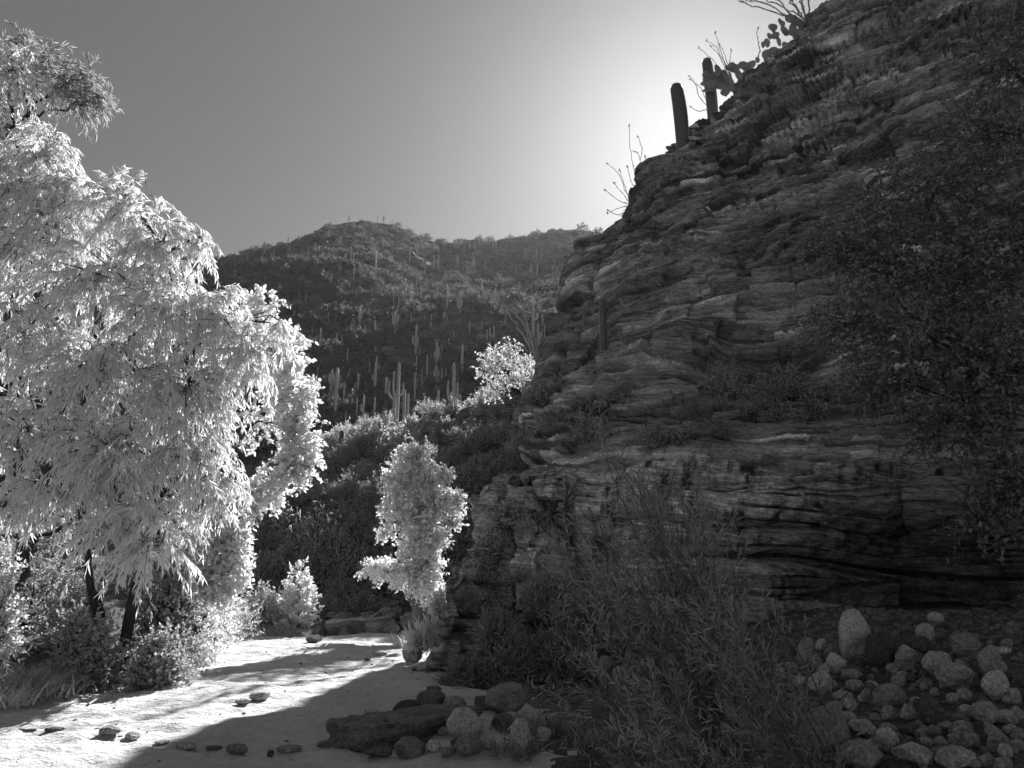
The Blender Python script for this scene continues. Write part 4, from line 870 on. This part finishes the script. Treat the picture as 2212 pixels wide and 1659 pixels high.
def ocotillo(label, base, stems, Y, r=.02, fuzz=60, mat=None, fl=.05):
    base = np.asarray(base, float); root = thing('ocotillo', label, 'ocotillo', base); rng = np.random.default_rng(int(abs(base[0])*100)+len(stems))
    for pts in stems:
        pp = np.array([base] + [P(a, b, Y + rng.normal()*.3) for a, b in pts]); mb = MB(); q = catmull(pp, 16, 0, [1]*(len(pp)-1)) if len(pp) > 2 else bez(pp[0], (pp[0]+pp[1])/2 + rng.normal(size=3)*.08, pp[1], 16)
        q = q - base; q[1:-1] += rng.normal(size=(14, 3))*r*.8; mb.tube(q, np.linspace(r, r*.45, 16), 5)
        t = rng.random(fuzz)*15; i = np.minimum(t.astype(int), 14); o = q[i] + (q[i+1]-q[i])*(t-i)[:, None]
        mb.leaves(o, rng.normal(size=(fuzz, 3)) + np.array([0, 0, .3]), fl, fl*.4, rng)
        k = 9; mb.leaves(np.repeat(q[-1:], k, 0) - rng.random((k, 1))*(q[-1]-q[-2])*.8, rng.normal(size=(k, 3))*.7 + nrm(q[-1]-q[-2]), fl*1.6, fl*.6, rng)
        obj('stem', mb.mesh('stem', mat or M['pale_bark']), root)
    return root
def z5(*a): return [(1194.5 + x*.32, y*.32) for x, y in a]
ocotillo('big ocotillo with many spiny wands fanning out over the top of the rim', P(1748, 62, 24.8), [z5(s_) if not isinstance(s_[0], tuple) else z5(*s_) for s_ in [((1560,110),(1260,5)),((1570,100),(1420,20),(1290,-5)),((1600,90),(1480,-40)),((1640,60),(1560,-60)),((1680,40),(1640,-80)),((1690,40),(1700,-90)),((1730,10),(1760,-80)),((1660,70),(1590,-30)),((1640,90),(1380,-30))]], 24.8, .035, 120, M['pad'], .07)
ocotillo('thin ocotillo rising behind the spiky prickly pear on the rim', P(1584, 185, 26.3), [z5((1150,400),(1095,215)), z5((1130,390),(1110,330),(1035,270)), z5((1170,400),(1122,292)), z5((1195,440),(1205,335)), z5((1090,420),(980,315)), z5((1160,420),(1060,305))], 26.3, .016, 40)
ocotillo('single upright ocotillo wand between the prickly pears on the rim', P(1638, 125, 25.4), [z5((1395,330),(1378,250),(1386,188))], 25.4, .018, 50)
ocotillo('bent thin ocotillo reaching left from beside the lower saguaro stub', P(1533, 235, 26.6), [z5((990,650),(960,560),(918,512)), z5((1000,600),(925,535)), z5((980,750),(930,720))], 26.6, .016, 30)
ocotillo('tall leafless ocotillo beside the bulging rim rock', P(1385, 385, 28.2), [z5((560,1180),(520,1000),(517,835)), z5((590,1100),(600,1000),(567,915)), z5((600,1150),(575,1040),(545,1020)), z5((540,1250),(500,1120)), z5((610,1180),(620,1050))], 28.2, .016, 40)
ocotillo('leafless ocotillo spreading left from the rim below the bulging rock', P(1365, 445, 28.4), [z5((480,1260),(440,1170),(362,1104)), z5((500,1290),(445,1140)), z5((480,1320),(410,1235)), z5((440,1350),(350,1280)), z5((450,1450),(370,1420)), z5((460,1400),(365,1440))], 28.4, .016, 40)
def z3(*a): return [(398 + x*.4, 424.7 + y*.4) for x, y in a]
ocotillo('tall ocotillo leaning left above the pale acacia at the cliff edge', P(1163, 790, 28.5), [z3((1860,720),(1780,560),(1695,465)), z3((1840,700),(1715,570)), z3((1830,740),(1740,620)), z3((1890,760),(1845,680),(1840,560)), z3((1860,720),(1810,520),(1790,480)), z3((1890,850),(1800,800),(1705,770))], 28.5, .045, 80, M['driftwood'], .08)
# ------------------------------------------------------------------ shrubs of the slope and the hill
def bush_proto(seed, ns, m, ll, lw, lm, name='desert_shrub', L=.35, up=.5):
    return bush(name, '', (0, 0, 0), 1.0, .62, ns, m, ll, lw, lm, M['bark'], seed, None, 'shrub', L=L, up=up, droop=.05, hang=.0, spread=.65, twr=.006, low=.0)
PR = [bush_proto(700+i, 110 + 20*(i % 3), 11, .08, .035 if i % 2 else .022, M['slope_leaf'] if i < 3 else M['brush_leaf'] if i < 5 else M['crest_leaf']) for i in range(8)]
rg = np.random.default_rng(71); used = set()
def put_shrub(p, s, kind, label, group):
    pr = PR[kind]; sc = (s*(.85+.4*rg.random()), s*(.85+.4*rg.random()), s*(.8+.5*rg.random()))
    if kind not in used:
        used.add(kind); pr.location = tuple(p); pr.rotation_euler = (0, 0, rg.random()*6); pr.scale = sc; pr['label'] = label; pr['group'] = group; return pr
    return dup(pr, p, rg.random()*6, sc, label, group)
# ridge line of pale shrubs
for i in range(72):
    dx = rg.uniform(660, 1190); ry = np.interp(dx, [660, 740, 800, 850, 900, 960, 1040, 1150, 1190], [985, 958, 938, 915, 897, 884, 862, 815, 790]); p = P(dx, ry + rg.uniform(-4, 44), 45.8 - 5.0*rg.random())
    p = np.array([p[0], p[1], float(T(p[0], p[1])) - .05])
    put_shrub(p, .6 + 1.5*rg.random()**1.5, int(rg.choice([4, 5, 5, 6, 6, 7, 7])), 'pale sunlit shrub along the crest of the shaded slope', 'sunlit shrubs along the crest')
k = 0
while k < 176:
    dx, dy = rg.uniform(525, 1140), rg.uniform(930, 1345); p = hit(dx, dy, 26.8, 50)
    if p is None or p[1] < 27.2 or p[1] > 46: continue
    put_shrub(p - D3(0, 0, .08), rg.uniform(.7, 2.0)*(1.25 if dy > 1150 else 1), int(rg.choice([0, 1, 2, 3, 4])), 'dim shrub on the shaded slope behind the wash', 'shrubs on the shaded slope'); k += 1
# shrubs on the ledges of the cliff
for i, (dx, dy, s) in enumerate([(1205,750,1.2),(1225,765,1.0),(1250,740,1.0),(1180,800,1.3),(1200,830,1.2),(1160,860,1.3),(1230,860,1.4),(1260,880,1.3),(1290,870,1.2),(1320,850,1.0),(1340,840,.9),(1150,910,1.4),(1185,930,1.4),(1225,930,1.2),(1265,935,1.2),(1300,930,1.1),(1120,940,1.3),(1100,970,1.0),
   (1440,950,1.2),(1470,945,.9),(1400,940,1.0),(1500,880,.9),(1540,870,1.1),(1580,850,1.2),(1640,860,1.2),(1700,850,1.2),(1560,820,.8),(1620,880,1.0),(1215,660,.9),(1200,680,.8),(1385,470,.6),(1350,470,.7),(1420,440,.6),(1600,180,.5),(1645,160,.6),(1640,540,.7),(1690,530,.7),(1740,520,.8),(1355,730,.6),(1080,1180,1.0),(1050,1240,1.0),(1120,1240,.9),(1030,1300,.9),(1090,1130,.9),(1160,1130,.9),(1670,900,1.1),(1750,900,1.2),(1560,930,.9)]):
    q = on_cliff(dx, dy)
    if q is None: continue
    if i % 5 in (1, 3) and i < 18: continue
    put_shrub(q + D3(0, .1, -.12), s*.78, int(rg.choice([0, 1, 2, 3, 4])), 'grey shrub rooted on a ledge of the shaded cliff', 'shrubs on the cliff ledges')
# far hill: brush as one cover
far = []
for i in range(4):
    rng = np.random.default_rng(730+i); mb = MB(); n_ = 150; d = nrm(rng.normal(size=(n_, 3))); d[:, 2] = np.abs(d[:, 2]); lump = .7 + .5*vnoise(d*2+i*9, 3)
    o = d*(rng.random(n_)**.4*lump)[:, None]*np.array([.5, .5, .6]); mb.leaves(o, d + rng.normal(size=(n_, 3))*.6 + D3(0, 0, .3), .16, .1, rng); far.append(mb)
n_ = 5200; y_ = 62 + 240*rg.random(n_)**1.15; x_ = rg.uniform(-.72, .30, n_)*y_; z_ = T(x_, y_)
ok = fbm(np.stack([x_*.06, y_*.06, 0*x_], -1), 77, 3) + .3*rg.random(n_) > -.18; x_, y_, z_ = x_[ok], y_[ok], z_[ok]
sz_ = (1.0 + 2.6*rg.random(len(x_))**1.6)*(.8 + .7*np.minimum(y_/200, 1))
mb = MB(); rest = np.arange(len(x_))
for k in range(4):
    v, q, t = far[k].arrays(); i = rest[k::4]; a = rg.random(len(i))*6.28; ca, sa = np.cos(a)[:, None], np.sin(a)[:, None]
    vv = np.stack([v[None, :, 0]*ca - v[None, :, 1]*sa, v[None, :, 0]*sa + v[None, :, 1]*ca, np.broadcast_to(v[None, :, 2], (len(i), len(v)))], -1)*sz_[i][:, None, None] + np.stack([x_[i], y_[i], z_[i]-.1], -1)[:, None]
    mb.add(vv.reshape(-1, 3), ((np.arange(len(i))*len(v))[:, None, None] + q[None]).reshape(-1, 4))
tag(obj('brush', mb.mesh('brush', M['hill_leaf'])), 'desert brush covering the far hill', kind='stuff')

# ------------------------------------------------------------------ air
HZ = .00006
m, n, o = newmat('haze_air'); pv = n.nodes.new('ShaderNodeVolumePrincipled'); pv.inputs['Color'].default_value = grey(.95); pv.inputs['Density'].default_value = HZ; pv.inputs['Anisotropy'].default_value = .55
n.links.new(pv.outputs[0], o.inputs['Volume'])
mb = MB(); x0, x1, y0, y1, z0, z1 = -640, 640, -60, 520, -8, 175
mb.add([(x0, y0, z0), (x1, y0, z0), (x1, y1, z0), (x0, y1, z0), (x0, y0, z1), (x1, y0, z1), (x1, y1, z1), (x0, y1, z1)], [(0, 3, 2, 1), (4, 5, 6, 7), (0, 1, 5, 4), (1, 2, 6, 5), (2, 3, 7, 6), (3, 0, 4, 7)])
tag(obj('haze', mb.mesh('haze', m)), 'thin haze filling the canyon', kind='stuff')
